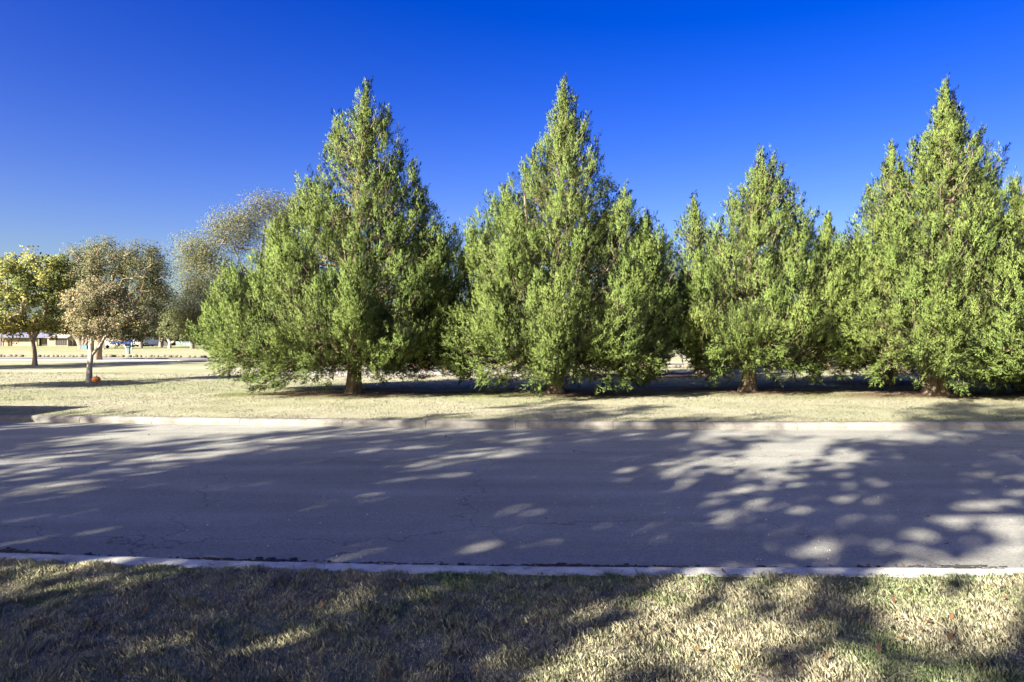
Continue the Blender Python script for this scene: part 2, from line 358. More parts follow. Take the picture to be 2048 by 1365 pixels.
ys_b = np.concatenate([[-400, -120, -50], np.linspace(-25, -2.3, 24), np.linspace(-2.2, 0, 70)])
xs_b = np.concatenate([[-1500, -600, -200], np.linspace(-120, -9, 40), np.linspace(-8.8, 8.8, 150), np.linspace(9, 120, 40), [200, 600, 1500]])
tag(link('near_lawn', grid_mesh('near_lawn', xs_b, lambda x: nearK(x) + ys_b, near_z, near_col), M['lawn'], smooth=True), kind='structure')

def blades(name, R, H, W, lean, Cb, Ct, seed):
    """R (n,3) roots, H heights, W widths, lean (n,2) sideways shift of the tip"""
    g = np.random.default_rng(seed); n = len(R); a = g.uniform(0, np.pi, n)
    w = np.stack([np.cos(a), np.sin(a), 0 * a], 1) * W[:, None] * 0.5
    L3 = np.concatenate([lean, np.zeros((n, 1))], 1); up = np.array([0, 0, 1.0])
    mid = R + L3 * 0.35 + up * (H * 0.55)[:, None]; tip = R + L3 + up * H[:, None]
    V = np.stack([R - w, R + w, mid - w * 0.8, mid + w * 0.8, tip], 1)
    C = np.stack([Cb, Cb, (Cb + Ct) / 2, (Cb + Ct) / 2, Ct], 1)
    T = np.array([[0, 1, 2], [2, 1, 4]])[None] + (np.arange(n) * 5)[:, None, None]
    Nn = unit(np.array([0, 0, 0.8]) + L3 / (H[:, None] + 1e-6) * 0.5 + g.normal(0, 0.25, (n, 3)))
    return mesh_np(name, V.reshape(-1, 3), T.reshape(-1, 3), C.reshape(-1, 3), np.repeat(Nn, 5, 0))

# foreground turf
g = np.random.default_rng(77)
n = 330000; gx = g.uniform(-4.4, 4.4, n); u = g.uniform(0, 1, n); gy = nearK(gx) - 0.025 - u * 1.75; fr = np.abs(gx) < 0.8 * gy + 0.75; gx = gx[fr]; gy = gy[fr]; n = len(gx)
cl = fbm(gx * 11, gy * 11, 41, 2); keep = cl > g.uniform(-0.15, 0.52, n); gx = gx[keep]; gy = gy[keep]; cl = cl[keep]; n = len(gx)
gz = near_z(gx, gy) - 0.005
green = fbm(gx * 2.3, gy * 2.6, 43) + 0.12 * np.exp(-((nearK(gx) - gy) / 0.16)) ; gr = np.clip((green - 0.41) * 2.3 + g.normal(0, 0.28, n), 0, 1)
edge = np.exp(-((nearK(gx) - gy) / 0.12) ** 2)
hh = (0.018 + 0.026 * np.clip((cl - 0.3) * 1.8, 0, 1)) * g.uniform(0.6, 1.25, n) * (1 - 0.25 * gr)
# clumps lean together
ca = 6.28 * vnoise(gx * 3.2, gy * 3.2, 51) * 2; lean = np.stack([np.cos(ca), np.sin(ca)], 1) * (0.12 * hh)[:, None] + g.normal(0, 0.36, (n, 2)) * hh[:, None]
br = (g.uniform(0.75, 1.2, n) * (0.75 + 0.5 * vnoise(gx * 13, gy * 13, 57)))[:, None]
dry = np.array([0.62, 0.575, 0.38]) * g.uniform(0.85, 1.1, (n, 1)) * (1 - 0.0 * gr[:, None]); grn = np.array([0.27, 0.36, 0.14])
Ct = (dry * (1 - gr[:, None]) + grn * gr[:, None]) * br; Cb = (np.array([0.56, 0.49, 0.31]) * (1 - gr[:, None]) + grn * 0.9 * gr[:, None]) * br
me = blades('turf_blades', np.stack([gx, gy, gz], 1), hh, g.uniform(0.0045, 0.0085, n), lean, Cb, Ct, 3)
tag(link('foreground_grass', me, M['blade']), 'dry straw-coloured grass mixed with green along the near kerb', 'grass', kind='stuff')
# verge turf across the road, coarser with distance
n = 85000; v = g.uniform(0, 1, n); off = 0.17 + v ** 1.5 * 15; yy = 12.2 + off; gx = g.uniform(-1, 1, n) * (yy * 0.8 + 1.5); gy = farK(gx) + off
C = far_col(gx, gy); hh = g.uniform(0.02, 0.038, n) * (0.6 + 0.9 * vnoise(gx * 2, gy * 2, 61)); sc = (0.6 + off * 0.06)
C = C * g.uniform(0.72, 1.16, n)[:, None] * (0.92 + 0.2 * vnoise(gx * 5, gy * 5, 64))[:, None]
me = blades('verge_blades', np.stack([gx, gy, far_z(gx, gy) - 0.004], 1), hh * np.minimum(sc, 1.0), 0.015 * sc, g.normal(0, 0.5, (n, 2)) * hh[:, None], C * 0.9, C * 1.05, 4)
tag(link('verge_grass', me, M['blade']), 'short pale dormant grass behind the far kerb and below the trees', 'grass', kind='stuff')

# fallen leaves
def leaf_quads(name, P, S, C, seed, flat=0.35):
    g = np.random.default_rng(seed); n = len(P)
    a = g.uniform(0, 2 * np.pi, n); d = np.stack([np.cos(a), np.sin(a), g.normal(0, flat, n)], 1)
    s = np.stack([-np.sin(a), np.cos(a), g.normal(0, flat, n)], 1)
    S = S[:, None]
    V = np.stack([P - d * S * 0.5, P + s * S * 0.3, P + d * S * 0.55 + np.array([0, 0, 0.3]) * S, P - s * S * 0.3], 1)
    T = np.array([[0, 1, 2, 3]]) + (np.arange(n) * 4)[:, None]
    return mesh_np(name, V.reshape(-1, 3), T, np.repeat(C, 4, 0), np.tile([0, 0, 1.0], (4 * n, 1)))
n = 260; lx = g.uniform(-5, 5, n); ly = nearK(lx) - g.uniform(0.02, 2.0, n)
P = np.stack([lx, ly, near_z(lx, ly) + 0.035], 1)
n2 = 160; lx2 = g.uniform(-12, 12, n2); ly2 = nearK(lx2) + 0.5 + g.uniform(0, 1, n2) ** 3 * 7; P2 = np.stack([lx2, ly2, np.full(n2, 0.014)], 1)
n3 = 200; lx3 = g.uniform(-16, 16, n3); ly3 = farK(lx3) + 0.3 + g.uniform(0, 1, n3) * 6; P3 = np.stack([lx3, ly3, np.full(n3, 0.17)], 1)
P = np.concatenate([P, P2, P3]); nn = len(P); Cl = np.array([0.22, 0.12, 0.05]) * g.uniform(0.5, 1.5, (nn, 1)) * np.array([1, 1, 1]) + g.uniform(0, 0.03, (nn, 3))
tag(link('fallen_leaves', leaf_quads('fallen_leaves', P, g.uniform(0.018, 0.045, nn), Cl, 8), M['leaf']), 'small brown fallen leaves scattered over grass and asphalt', 'leaves', kind='stuff')

# ------------------------------------------------------------------ tubes
def tube(pts, rad, k=8, lobes=0.0, seed=0, cap=True):
    pts = np.asarray(pts, float); rad = np.asarray(rad, float); n = len(pts)
    t = np.gradient(pts, axis=0); t /= np.linalg.norm(t, axis=1)[:, None] + 1e-9
    ref = np.array([0.0, 1.0, 0.0]) if abs(t[0][1]) < 0.8 else np.array([1.0, 0, 0])
    u = np.cross(t, ref); u /= np.linalg.norm(u, axis=1)[:, None] + 1e-9; v = np.cross(t, u)
    a = np.linspace(0, 2 * np.pi, k, endpoint=False)
    rr = rad[:, None] * np.ones((1, k))
    if lobes > 0:
        ph = seed * 1.7
        f = np.linspace(1, 0, n)[:, None] ** 2
        rr = rr * (1 + lobes * (0.25 + f) * (np.cos(3 * a + ph) * 0.6 + np.cos(5 * a + ph * 2) * 0.5)[None])
    V = pts[:, None, :] + rr[..., None] * (np.cos(a)[None, :, None] * u[:, None, :] + np.sin(a)[None, :, None] * v[:, None, :])
    i = np.arange(n - 1)[:, None] * k; j = np.arange(k)[None]; jn = (j + 1) % k
    Fc = np.stack([i + j, i + jn, i + k + jn, i + k + j], -1).reshape(-1, 4)
    return V.reshape(-1, 3), Fc
def join_tubes(lst):
    Vs, Fs, off = [], [], 0
    for V, Fc in lst: Vs.append(V); Fs.append(Fc + off); off += len(V)
    return np.concatenate(Vs), np.concatenate(Fs)
def bez(p0, p1, p2, n):
    t = np.linspace(0, 1, n)[:, None]; return (1 - t) ** 2 * p0 + 2 * t * (1 - t) * p1 + t * t * p2


# ------------------------------------------------------------------ junipers
def juniper(label, bx_px, by_px, prof, tip, seed, n_pl=230, tufts=46, K=27, zmin=0.55, tr=0.26, hue=0.0, depth=1.0, extra=(), forks=1, bare=0.0, leafs=1.0, top_lobe=True, fl=1.0):
    """prof: list of (y_px, xl_px, xr_px) outline of the crown in the plane of the trunk"""
    g = np.random.default_rng(seed); X0, D = ground(bx_px, by_px)
    S = D / F
    pz = np.array([PZ(p[0], D) - RZ for p in prof])[::-1]; pl = np.array([(bx_px - p[1]) * S for p in prof])[::-1]; pr = np.array([(p[2] - bx_px) * S for p in prof])[::-1]
    H = PZ(tip[1], D) - RZ; tx = (tip[0] - bx_px) * S
    def axis(z):                    # the stem leans slightly to the tip
        f = np.clip(z / H, 0, 1) ** 1.6; return tx * f
    def radius(z, th):
        ax = axis(z)
        l = np.interp(z, pz, pl) + ax; r = np.interp(z, pz, pr) - ax; w = (1 + np.cos(th)) / 2
        rr = r * w + l * (1 - w); fb = np.abs(np.sin(th)); return np.maximum(rr * (1 - fb) + fb * depth * 0.5 * (l + r), 0.03)
    root = empty('juniper_tree', (X0, D, RZ - 0.02)); tag(root, label, 'tree', 'big junipers in the row across the road')
    # trunk and forks
    tubes = []
    zz = np.concatenate([[0, 0.08, 0.2, 0.45, 0.9, 1.4], np.linspace(2, H * 0.97, 12)]); 
    wob = np.cumsum(g.normal(0, 0.03, (len(zz), 2)), 0) * np.clip(zz / 2, 0, 1)[:, None]
    pts = np.stack([axis(zz) + wob[:, 0], wob[:, 1], zz], 1)
    rad = tr * (np.clip(1 - zz / (H * 1.0), 0.03, 1) ** 0.9) * np.array([1.5, 1.3, 1.12, 1.03, 1.0, 0.97] + [0.95] * 12)
    tubes.append(tube(pts, rad, 14, 0.13, seed))
    for k in range(forks):          # a second stem leaving low down
        a = g.uniform(-0.9, 0.9) + (math.pi if g.random() < 0.5 else 0); q = g.uniform(0.5, 0.9); zt = H * g.uniform(0.5, 0.7); rt = radius(zt, a) * 0.55
        p = bez(np.array([axis(q), 0, q]), np.array([rt * 0.7 * math.cos(a), rt * 0.7 * math.sin(a), q + 0.8]), np.array([rt * math.cos(a), rt * math.sin(a), zt]), 9)
        tubes.append(tube(p, tr * np.linspace(0.62, 0.12, 9), 8, 0.08, seed + k))
    # plume tips spread over the crown's surface
    cz = np.linspace(zmin, H, 200); area = (np.interp(cz, pz, pl) + np.interp(cz, pz, pr)) + 0.5
    cdf = np.cumsum(area); cdf /= cdf[-1]
    zt = np.interp((np.arange(n_pl) + g.uniform(0, 1, n_pl)) / n_pl, cdf, cz)
    th = (np.arange(n_pl) * 2.39996 + g.normal(0, 0.25, n_pl)) % (2 * np.pi)
    rt = np.array([radius(z, t) for z, t in zip(zt, th)]) * g.choice([1.0, 0.95, 0.86, 0.74, 0.55], n_pl, p=[.28, .22, .2, .18, .12]) * g.uniform(0.93, 1.04, n_pl)
    zt = list(zt); th = list(th); rt = list(rt); big = [1.0] * n_pl
    for (ex, ey, sz) in extra:      # named lobes of the outline (pixels)
        dx = (ex - bx_px) * S; z = PZ(ey, D) - RZ; a = g.uniform(-0.35, 0.35) + (0 if dx > axis(z) else math.pi)
        r_ = abs(dx - axis(z)) / max(0.6, abs(math.cos(a)))
        for q in range(5):
            f = q / 5.0
            zt.append(z - f * 1.3 * sz); th.append(a + g.normal(0, 0.12) * (q > 0)); rt.append(r_ * (1.0 + g.normal(0, 0.05) * (q > 0))); big.append(0.62 * sz * (0.7 + 0.25 * q))
    for sd, arr in ((0.0, pr), (math.pi, pl)):        # lobed outline on both sides
        zz_ = zmin + 0.35
        while zz_ < H - 0.6:
            zt.append(zz_); th.append(sd + g.normal(0, 0.3)); rt.append(float(radius(zz_, sd)) * g.uniform(0.93, 1.05)); big.append(g.uniform(0.6, 0.95)); zz_ += g.uniform(0.22, 0.5)
    if zmin < 0.6:                                     # ragged low skirt facing the road
        for q in range(26):
            a = -math.pi / 2 + g.uniform(-1.5, 1.5); zt.append(g.uniform(0.25, 0.95)); th.append(a); rt.append(float(radius(1.5, a)) * g.uniform(0.3, 0.92)); big.append(g.uniform(0.45, 0.8))
    if top_lobe:
        for q in range(14):
            f = (q / 14.0) ** 1.3; zt.append(H - f * 1.9); th.append(g.uniform(0, 6.28)); rt.append(0.02 + 0.16 * f * 2); big.append(0.30 + 0.4 * f)
    V_l, C_l, N_l = [], [], []
    for z, t, r, bg in zip(zt, th, rt, big):
        ax = axis(z); hfrac = z / H
        rise = r * g.uniform(0.45, 0.95) if z > 2.2 else (r * g.uniform(0.02, 0.4) if z > 1.2 else -r * g.uniform(0.1, 0.45))
        if r < 0.5: rise = g.uniform(0.7, 1.1)
        zo = max(0.9, z - rise - 0.15); zo = min(zo, H * 0.95)
        P0 = np.array([axis(zo), 0, zo]); P2 = np.array([ax + r * math.cos(t), r * math.sin(t), z])
        sag = -0.25 * r if z > 2.0 else 0.25
        P1 = P0 * 0.2 + P2 * 0.8; P1[2] = zo + (z - zo) * 0.28 + (sag * 0.5 if z > 2 else sag)
        if g.random() < 0.9:
            pb = bez(P0, P1, P2, 8)[:-1]; pb[1:-1] += g.normal(0, 0.02 + 0.02 * r, (len(pb) - 2, 3))
            rb = min(0.075, 0.018 + 0.016 * r); tubes.append(tube(pb, np.linspace(rb, 0.008, len(pb)), 4))
        L = np.linalg.norm(P2 - P0)
        fl_ = min(0.95, max(0.35, 1.5 / max(L, 0.3)))         # foliated fraction of the branch
        rho = np.clip(0.25 + 0.095 * r, 0.22, 0.54) * bg * g.uniform(0.85, 1.2)
        if hfrac > 0.9: rho *= 0.8
        m = max(16, int(tufts * (rho / 0.4) ** 1.5 * max(0.6, min(L, 2.2) / 1.6)))
        tt = 1 - fl_ * g.uniform(0, 1, m) ** 1.15; tt = np.clip(tt, 0.02, 1)[:, None]
        c = (1 - tt) ** 2 * P0 + 2 * tt * (1 - tt) * P1 + tt * tt * P2
        tan = unit(2 * (1 - tt) * (P1 - P0) + 2 * tt * (P2 - P1))
        tip_dir = unit(tan * 0.7 + np.array([0, 0, 0.6]))
        s = (1 - tt) / fl_
        rp = rho * (0.15 + 0.95 * np.clip(s * 2.2, 0, 1) ** 0.7) * np.clip(1.25 - s * 0.45, 0.3, 1)
        od = unit(g.normal(0, 1, (m, 3)) + np.array([0, 0, 0.15])); od = od - tan * 0.4 * (od * tan).sum(1)[:, None]
        base = c + od * rp * g.uniform(0.35, 1.0, (m, 1)) ** 0.6 
        droop = (z < 1.3)
        dirv = unit(od * 0.45 + tip_dir * 0.95 + np.array([0, 0, -0.75 if droop and g.random() < 0.6 else 0.35]) + g.normal(0, 0.22, (m, 3)))
        tl = g.uniform(0.15, 0.36, m) * (0.75 + 0.5 * leafs * 0.5)
        # leaf scale triangles in each tuft
        K_ = int(K * 0.3) if math.sin(t) > 0.25 and r > 0.5 else K; big_ = 1.65 if K_ < K else 1.0
        uu = g.uniform(0, 1, (m, K_)); side = unit(g.normal(0, 1, (m, K_, 3)))
        wdt = (0.22 * (1 - uu) ** 0.8 + 0.015)[..., None] * (tl[:, None, None] * 2.2) * 0.75
        lp = base[:, None] + dirv[:, None] * (uu * tl[:, None])[..., None] + side * wdt * g.uniform(0.2, 1, (m, K_, 1))
        ld = unit(dirv[:, None] * 1.0 + side * 0.6 + np.array([0, 0, 0.25]) + g.normal(0, 0.3, (m, K_, 3)))
        lw = unit(np.cross(ld, unit(g.normal(0, 1, (m, K_, 3)))))
        ll = (g.uniform(0.045, 0.095, (m, K_)) * leafs * big_)[..., None]; ww = (g.uniform(0.0068, 0.012, (m, K_)) * leafs * big_)[..., None]
        tri = np.stack([lp - lw * ww, lp + lw * ww, lp + ld * ll], 2).reshape(-1, 3)
        ok = np.repeat((tri.reshape(-1, 3, 3)[:, :, 2].min(1) > 0.12), 3)
        hu = g.normal(0, 1, (m, 1)) * 0.2 + g.normal(0, 1) * 0.35 + hue + 0.05
        base_c = np.array([0.138, 0.19, 0.046])
        yel = np.array([0.18, 0.212, 0.054]); dk = np.array([0.1, 0.15, 0.036]); brn = np.array([0.30, 0.235, 0.15])
        k1 = np.clip(hu, 0, 1.2) * 0.6; k2 = np.clip(-hu, 0, 1.2) * 0.6
        cc = base_c * (1 - k1 - k2).clip(0.1) + yel * k1 + dk * k2
        inner = np.clip((s - 0.55) * 2.0, 0, 1) * g.uniform(0, 0.75, (m, 1)); cc = cc * (1 - inner) + brn * inner
        cc = cc[:, None] * g.uniform(0.85, 1.15, (m, K_, 1)) * fl * 0.95
        nr = unit(od[:, None] * 0.95 + side * 0.28 + np.array([math.cos(t) * 0.3, math.sin(t) * 0.3, 0.25]))
        N_l.append(np.repeat(nr.reshape(-1, 3), 3, 0)[ok]); C_l.append(np.repeat(cc.reshape(-1, 3), 3, 0)[ok]); V_l.append(tri[ok])
        # dead grey twigs inside
        if g.random() < 0.55 and z < 0.72 * H:
            for q in range(3):
                a0 = bez(P0, P1, P2, 12)[g.integers(3, 9)]; e = a0 + unit(g.normal(0, 1, 3) + np.array([0.6 * math.cos(t), 0.6 * math.sin(t), -0.2])) * g.uniform(0.25, 0.6)
                mm = (a0 + e) / 2 + g.normal(0, 0.04, 3); tubes.append(tube([a0, mm, e], [0.010, 0.008, 0.003], 3))
    V = np.concatenate(V_l); C = np.concatenate(C_l); T = np.arange(len(V)).reshape(-1, 3)
    cr = link('crown', mesh_np('juniper_crown', V, T, C, np.concatenate(N_l)), M['juniper'], root); cr['kind'] = 'stuff'
    Vt, Ft = join_tubes(tubes[:1 + forks]); link('trunk', mesh_np('juniper_trunk', Vt, Ft), M['j_bark'], root, smooth=True)
    Vt, Ft = join_tubes(tubes[1 + forks:]); b = link('branches', mesh_np('juniper_branches', Vt, Ft), M['j_bark'], root, smooth=True); b['kind'] = 'stuff'
    return root, len(T)

TOT = 0
def J(*a, **k):
    global TOT
    r, n_ = juniper(*a, **k); TOT += n_; return r
J('broad juniper at the left end of the row with a wide low left skirt', 707, 787,
  [(165, 728, 737), (200, 712, 752), (250, 676, 785), (300, 652, 806), (345, 640, 832), (400, 590, 858), (450, 560, 890), (500, 528, 912), (550, 480, 915), (600, 445, 902), (650, 420, 895), (700, 424, 880), (740, 462, 862), (765, 520, 850)],
  (732, 171), 101, n_pl=200, tr=0.2, forks=2, zmin=0.4,
  extra=[(610, 345, 1.1), (775, 225, 0.7), (800, 290, 0.8), (835, 338, 0.8), (875, 440, 0.9), (905, 478, 0.9), (668, 232, 0.6), (566, 440, 0.9), (475, 535, 0.9), (440, 590, 0.9), (560, 500, 1.0)])
J('tall symmetrical juniper second from the left with a thin spire', 1110, 787,
  [(168, 1122, 1130), (200, 1112, 1148), (250, 1103, 1165), (300, 1072, 1186), (350, 1038, 1212), (400, 985, 1250), (450, 945, 1275), (500, 925, 1312), (550, 905, 1332), (600, 893, 1348), (650, 880, 1355), (700, 878, 1350), (740, 885, 1335), (770, 930, 1290)],
  (1127, 163), 102, n_pl=205, tr=0.21, forks=1, zmin=0.3,
  extra=[(1150, 202, 0.55), (1170, 245, 0.6), (1190, 290, 0.7), (1065, 310, 0.6), (1045, 335, 0.6), (978, 392, 1.0), (1008, 380, 0.8), (1235, 375, 0.9), (1250, 370, 0.8), (945, 450, 1.0), (1278, 430, 0.9), (1305, 470, 0.9), (1240, 600, 1.0)])
J('juniper third from the left, lower and rounder with a double tip', 1495, 782,
  [(308, 1518, 1530), (350, 1500, 1560), (400, 1470, 1606), (450, 1432, 1632), (500, 1385, 1658), (550, 1338, 1684), (600, 1330, 1706), (650, 1340, 1716), (700, 1372, 1706), (735, 1405, 1690), (755, 1440, 1630)],
  (1524, 303), 103, n_pl=165, tr=0.2, forks=1, hue=0.1, zmin=0.4,
  extra=[(1545, 312, 0.6), (1458, 392, 0.7), (1600, 385, 0.9), (1573, 375, 0.8), (1622, 425, 0.8), (1565, 340, 0.6)])
J('tallest right-hand juniper with a flared pale trunk and a right side lobe', 1873, 790,
  [(172, 1887, 1893), (205, 1880, 1906), (250, 1868, 1934), (300, 1826, 1952), (350, 1812, 1975), (400, 1795, 1985), (450, 1745, 1985), (500, 1705, 1995), (550, 1680, 2015), (600, 1665, 2045), (650, 1662, 2065), (700, 1672, 2065), (740, 1715, 2055), (765, 1780, 2000)],
  (1890, 168), 104, n_pl=205, tr=0.26, forks=1, hue=0.2, zmin=0.4,
  extra=[(1906, 205, 0.55), (1925, 222, 0.7), (1938, 255, 0.7), (1842, 270, 0.8), (1826, 295, 0.8), (1955, 268, 0.7), (1995, 305, 1.1), (1982, 320, 1.0), (1990, 390, 0.9)])
J('juniper with a dark shaded trunk just behind and left of the tallest right-hand one', 1778, 768,
  [(295, 1778, 1785), (340, 1765, 1802), (400, 1728, 1830), (450, 1700, 1850), (500, 1665, 1870), (550, 1640, 1880), (600, 1615, 1890), (650, 1600, 1890), (700, 1620, 1880), (730, 1660, 1860)],
  (1782, 291), 105, n_pl=140, tr=0.24, forks=1, hue=0.1, zmin=0.8, K=20, leafs=1.15,
  extra=[(1800, 328, 0.6), (1740, 375, 0.7)])
J('juniper at the far right edge, pointed tip beside the tall one', 2062, 783,
  [(360, 2024, 2032), (400, 2004, 2050), (440, 1985, 2075), (500, 1975, 2120), (560, 1965, 2150), (620, 1950, 2180), (700, 1945, 2190), (745, 1970, 2180), (770, 2000, 2160)],
  (2028, 355), 106, n_pl=140, tr=0.26, forks=1, hue=0.3, zmin=0.35)
J('near juniper cut by the right edge of the picture with bright low drooping sprays', 2215, 806,
  [(300, 2200, 2215), (400, 2150, 2290), (500, 2100, 2340), (600, 2030, 2380), (650, 1995, 2400), (700, 1962, 2420), (745, 1945, 2420), (780, 1975, 2400)],
  (2210, 280), 107, n_pl=150, tr=0.28, forks=1, hue=-0.25, zmin=0.35, K=22)
J('shadowed juniper behind the second and third of the row, dark trunk in view', 1285, 752,
  [(430, 1288, 1300), (480, 1260, 1330), (540, 1215, 1365), (600, 1185, 1400), (660, 1165, 1420), (710, 1180, 1410)],
  (1292, 425), 108, n_pl=130, tr=0.35, forks=0, hue=-0.6, zmin=1.2, tufts=22, K=13, leafs=1.5)  # foliage tinted darker to put this tree's shade into its colour
J('juniper behind with its small separate tip left of the third tree', 1405, 750,
  [(398, 1384, 1390), (440, 1366, 1410), (480, 1345, 1430), (520, 1330, 1450), (600, 1325, 1480), (680, 1340, 1480)],
  (1387, 395), 109, n_pl=120, tr=0.3, forks=0, zmin=1.3, tufts=22, K=13, leafs=1.5)
J('distant juniper with a small tip in the gap right of the third tree', 1650, 738,
  [(438, 1651, 1657), (480, 1640, 1672), (520, 1625, 1690), (580, 1600, 1715), (640, 1590, 1725), (690, 1600, 1715)],
  (1655, 433), 110, n_pl=90, tr=0.3, forks=0, zmin=1.6, tufts=24, K=13, leafs=1.9)
J('rear juniper whose trunk shows between the two trunks on the right', 1800, 745,
  [(430, 1795, 1805), (500, 1760, 1840), (580, 1720, 1880), (650, 1700, 1900), (700, 1720, 1880)],
  (1800, 425), 111, n_pl=45, tr=0.32, forks=0, zmin=1.4, tufts=24, K=13, leafs=1.7)


# ------------------------------------------------------------------ broad-leaved trees
def broad(name, label, base, blobs_, trunk_pts, r0, n_cl, leaves, lsize, cols, mat, seed, group=None, cat='tree', spread=0.5, droop=0.0, colz=None, cl_r=0.55, stems=None, local=False, lthin=0.35):
    """blobs_: (x, y, z, rx, ry, rz, weight) crown volumes, local metres. trunk_pts: stems as lists of points"""
    g = np.random.default_rng(seed)
    root = empty(name, base); tag(root, label, cat, group)
    w = np.array([b[6] for b in blobs_]); w = w / w.sum(); pick = g.choice(len(blobs_), n_cl, p=w); B = np.array([b[:6] for b in blobs_])[pick]
    u = unit(g.normal(0, 1, (n_cl, 3))) * g.uniform(0.05, 1, (n_cl, 1)) ** 0.42; A = B[:, :3] + u * B[:, 3:6]
    nodes = []; par = []
    tubes = []
    for st in trunk_pts:
        st = np.asarray(st, float); p_prev = -1
        ts = np.linspace(0, 1, 10); pp = np.stack([np.interp(ts * (len(st) - 1), np.arange(len(st)), st[:, i]) for i in range(3)], 1)
        for p in pp: nodes.append(p); par.append(p_prev); p_prev = len(nodes) - 1
    n_tr = len(nodes); crown0 = np.array(trunk_pts[0][-1], float)
    order = np.argsort(np.linalg.norm(A - crown0, axis=1)); NA = np.array(nodes)
    maxz = NA[:, 2].max()
    for i in order:
        a = A[i]; d = np.linalg.norm(NA - a, axis=1) + 0.35 * np.clip(NA[:, 2] - a[2], 0, 9) + np.where((np.arange(len(NA)) < n_tr) & (NA[:, 2] < maxz * 0.55), 50, 0)
        j = int(np.argmin(d)); p0 = NA[j]; L = np.linalg.norm(a - p0); mid = (p0 + a) / 2 + g.normal(0, 0.07 * L, 3) + np.array([0, 0, 0.08 * L])
        NA = np.concatenate([NA, [mid, a]]); par += [j, len(NA) - 2]
    cnt = np.zeros(len(NA)); cnt[n_tr:] = 0
    for i in range(n_tr + 1, len(NA), 2): cnt[i] = 1
    for i in range(len(NA) - 1, -1, -1):
        if par[i] >= 0: cnt[par[i]] += cnt[i]
    tot = max(sum(cnt[k * 10] for k in range(len(trunk_pts))), 1)
    rad = r0 * np.clip(cnt / tot, 0, 1) ** 0.45; rad = np.maximum(rad, r0 * 0.035)
    for st_i in range(len(trunk_pts)):
        ids = range(st_i * 10, st_i * 10 + 10); rr = np.maximum(rad[list(ids)], r0 * (0.85 if len(trunk_pts) == 1 or st_i == 0 else 0.5) * np.linspace(1, 0.62, 10)); rr = rr * np.array([1.35, 1.12, 1.02] + [1] * 7)
        tubes.append(tube(NA[list(ids)], rr, 12, 0.06, seed + st_i))
    # all branch edges as 4-sided prisms at once
    e = np.arange(n_tr, len(NA)); p = np.array(par)[e]; a_, b_ = NA[p], NA[e]; ra = np.minimum(rad[p], rad[e] * 1.5); rb = rad[e]
    t = unit(b_ - a_); ref = np.where(np.abs(t[:, 2:3]) < 0.9, np.array([[0, 0, 1.0]]), np.array([[1.0, 0, 0]])); uu = unit(np.cross(t, ref)); vv = np.cross(t, uu)
    an = np.arange(5) * 2 * np.pi / 5; ring = np.cos(an)[None, :, None] * uu[:, None] + np.sin(an)[None, :, None] * vv[:, None]
    V = np.stack([a_[:, None] + ring * ra[:, None, None], (b_ + t * 0.01)[:, None] + ring * rb[:, None, None]], 1).reshape(-1, 3)
    j = np.arange(5); q = np.stack([j, (j + 1) % 5, (j + 1) % 5 + 5, j + 5], 1)[None] + (np.arange(len(e)) * 10)[:, None, None]
    Vt, Ft = join_tubes(tubes); tk = link('trunk', mesh_np('trunk', Vt, Ft), mat, root, smooth=True)
    if len(trunk_pts) > 1: pass
    br = link('branches', mesh_np('branches', V, q.reshape(-1, 4)), mat, root, smooth=True); br['kind'] = 'stuff'
    # leaves
    per = leaves // n_cl; c = np.repeat(A, per, 0); n_ = len(c)
    off = np.clip(g.normal(0, 1, (n_, 3)), -1.3, 1.3) * cl_r * np.repeat(g.uniform(0.6, 1.3, n_cl), per)[:, None] * 0.55
    off[:, 2] -= droop * np.abs(g.normal(0, 1, n_)) * cl_r
    P = c + off; P[:, 2] = np.maximum(P[:, 2], 0.4)
    d = unit(g.normal(0, 1, (n_, 3)) + np.array([0, 0, -0.3 - droop])); s = unit(np.cross(d, unit(g.normal(0, 1, (n_, 3)))))
    S = (lsize * g.uniform(0.6, 1.3, n_))[:, None]
    V = np.stack([P, P + d * S * 0.5 + s * S * lthin, P + d * S, P + d * S * 0.5 - s * S * lthin], 1)
    cc = np.array(cols); idx = g.choice(len(cols), n_cl); C = np.repeat(cc[idx], per, 0) * 0.6 + cc[g.choice(len(cols), n_)] * 0.4
    if colz is not None: C = colz(P, C, g)
    C = C * g.uniform(0.85, 1.13, (n_, 1))
    cr = link('crown', mesh_np('crown', V.reshape(-1, 3), (np.arange(n_) * 4)[:, None] + np.arange(4), np.repeat(C, 4, 0), np.repeat(unit(unit(off) + 0.5 * unit(P - P.mean(0)) + np.array([0, 0, 0.3]) + g.normal(0, 0.3, (n_, 3))), 4, 0)), M['leaf'], root); cr['kind'] = 'stuff'
    return root
def LB(bx, by, x, y, rx, ry, w=1.0, dy=0.0, ry_m=None):
    """crown blob given in pixels, relative to a tree whose foot is at (bx, by) px"""
    D = dist(by); S = D / F
    return ((x - bx) * S, dy, PZ(y, D) - RZ, rx * S, (ry_m if ry_m else rx * S), ry * S, w)
def LP(bx, by, x, y, dy=0.0):
    D = dist(by); return ((x - bx) * D / F, dy, PZ(y, D) - RZ)
def base_of(bx, by): x, y = ground(bx, by); return (x, y, RZ - 0.03)

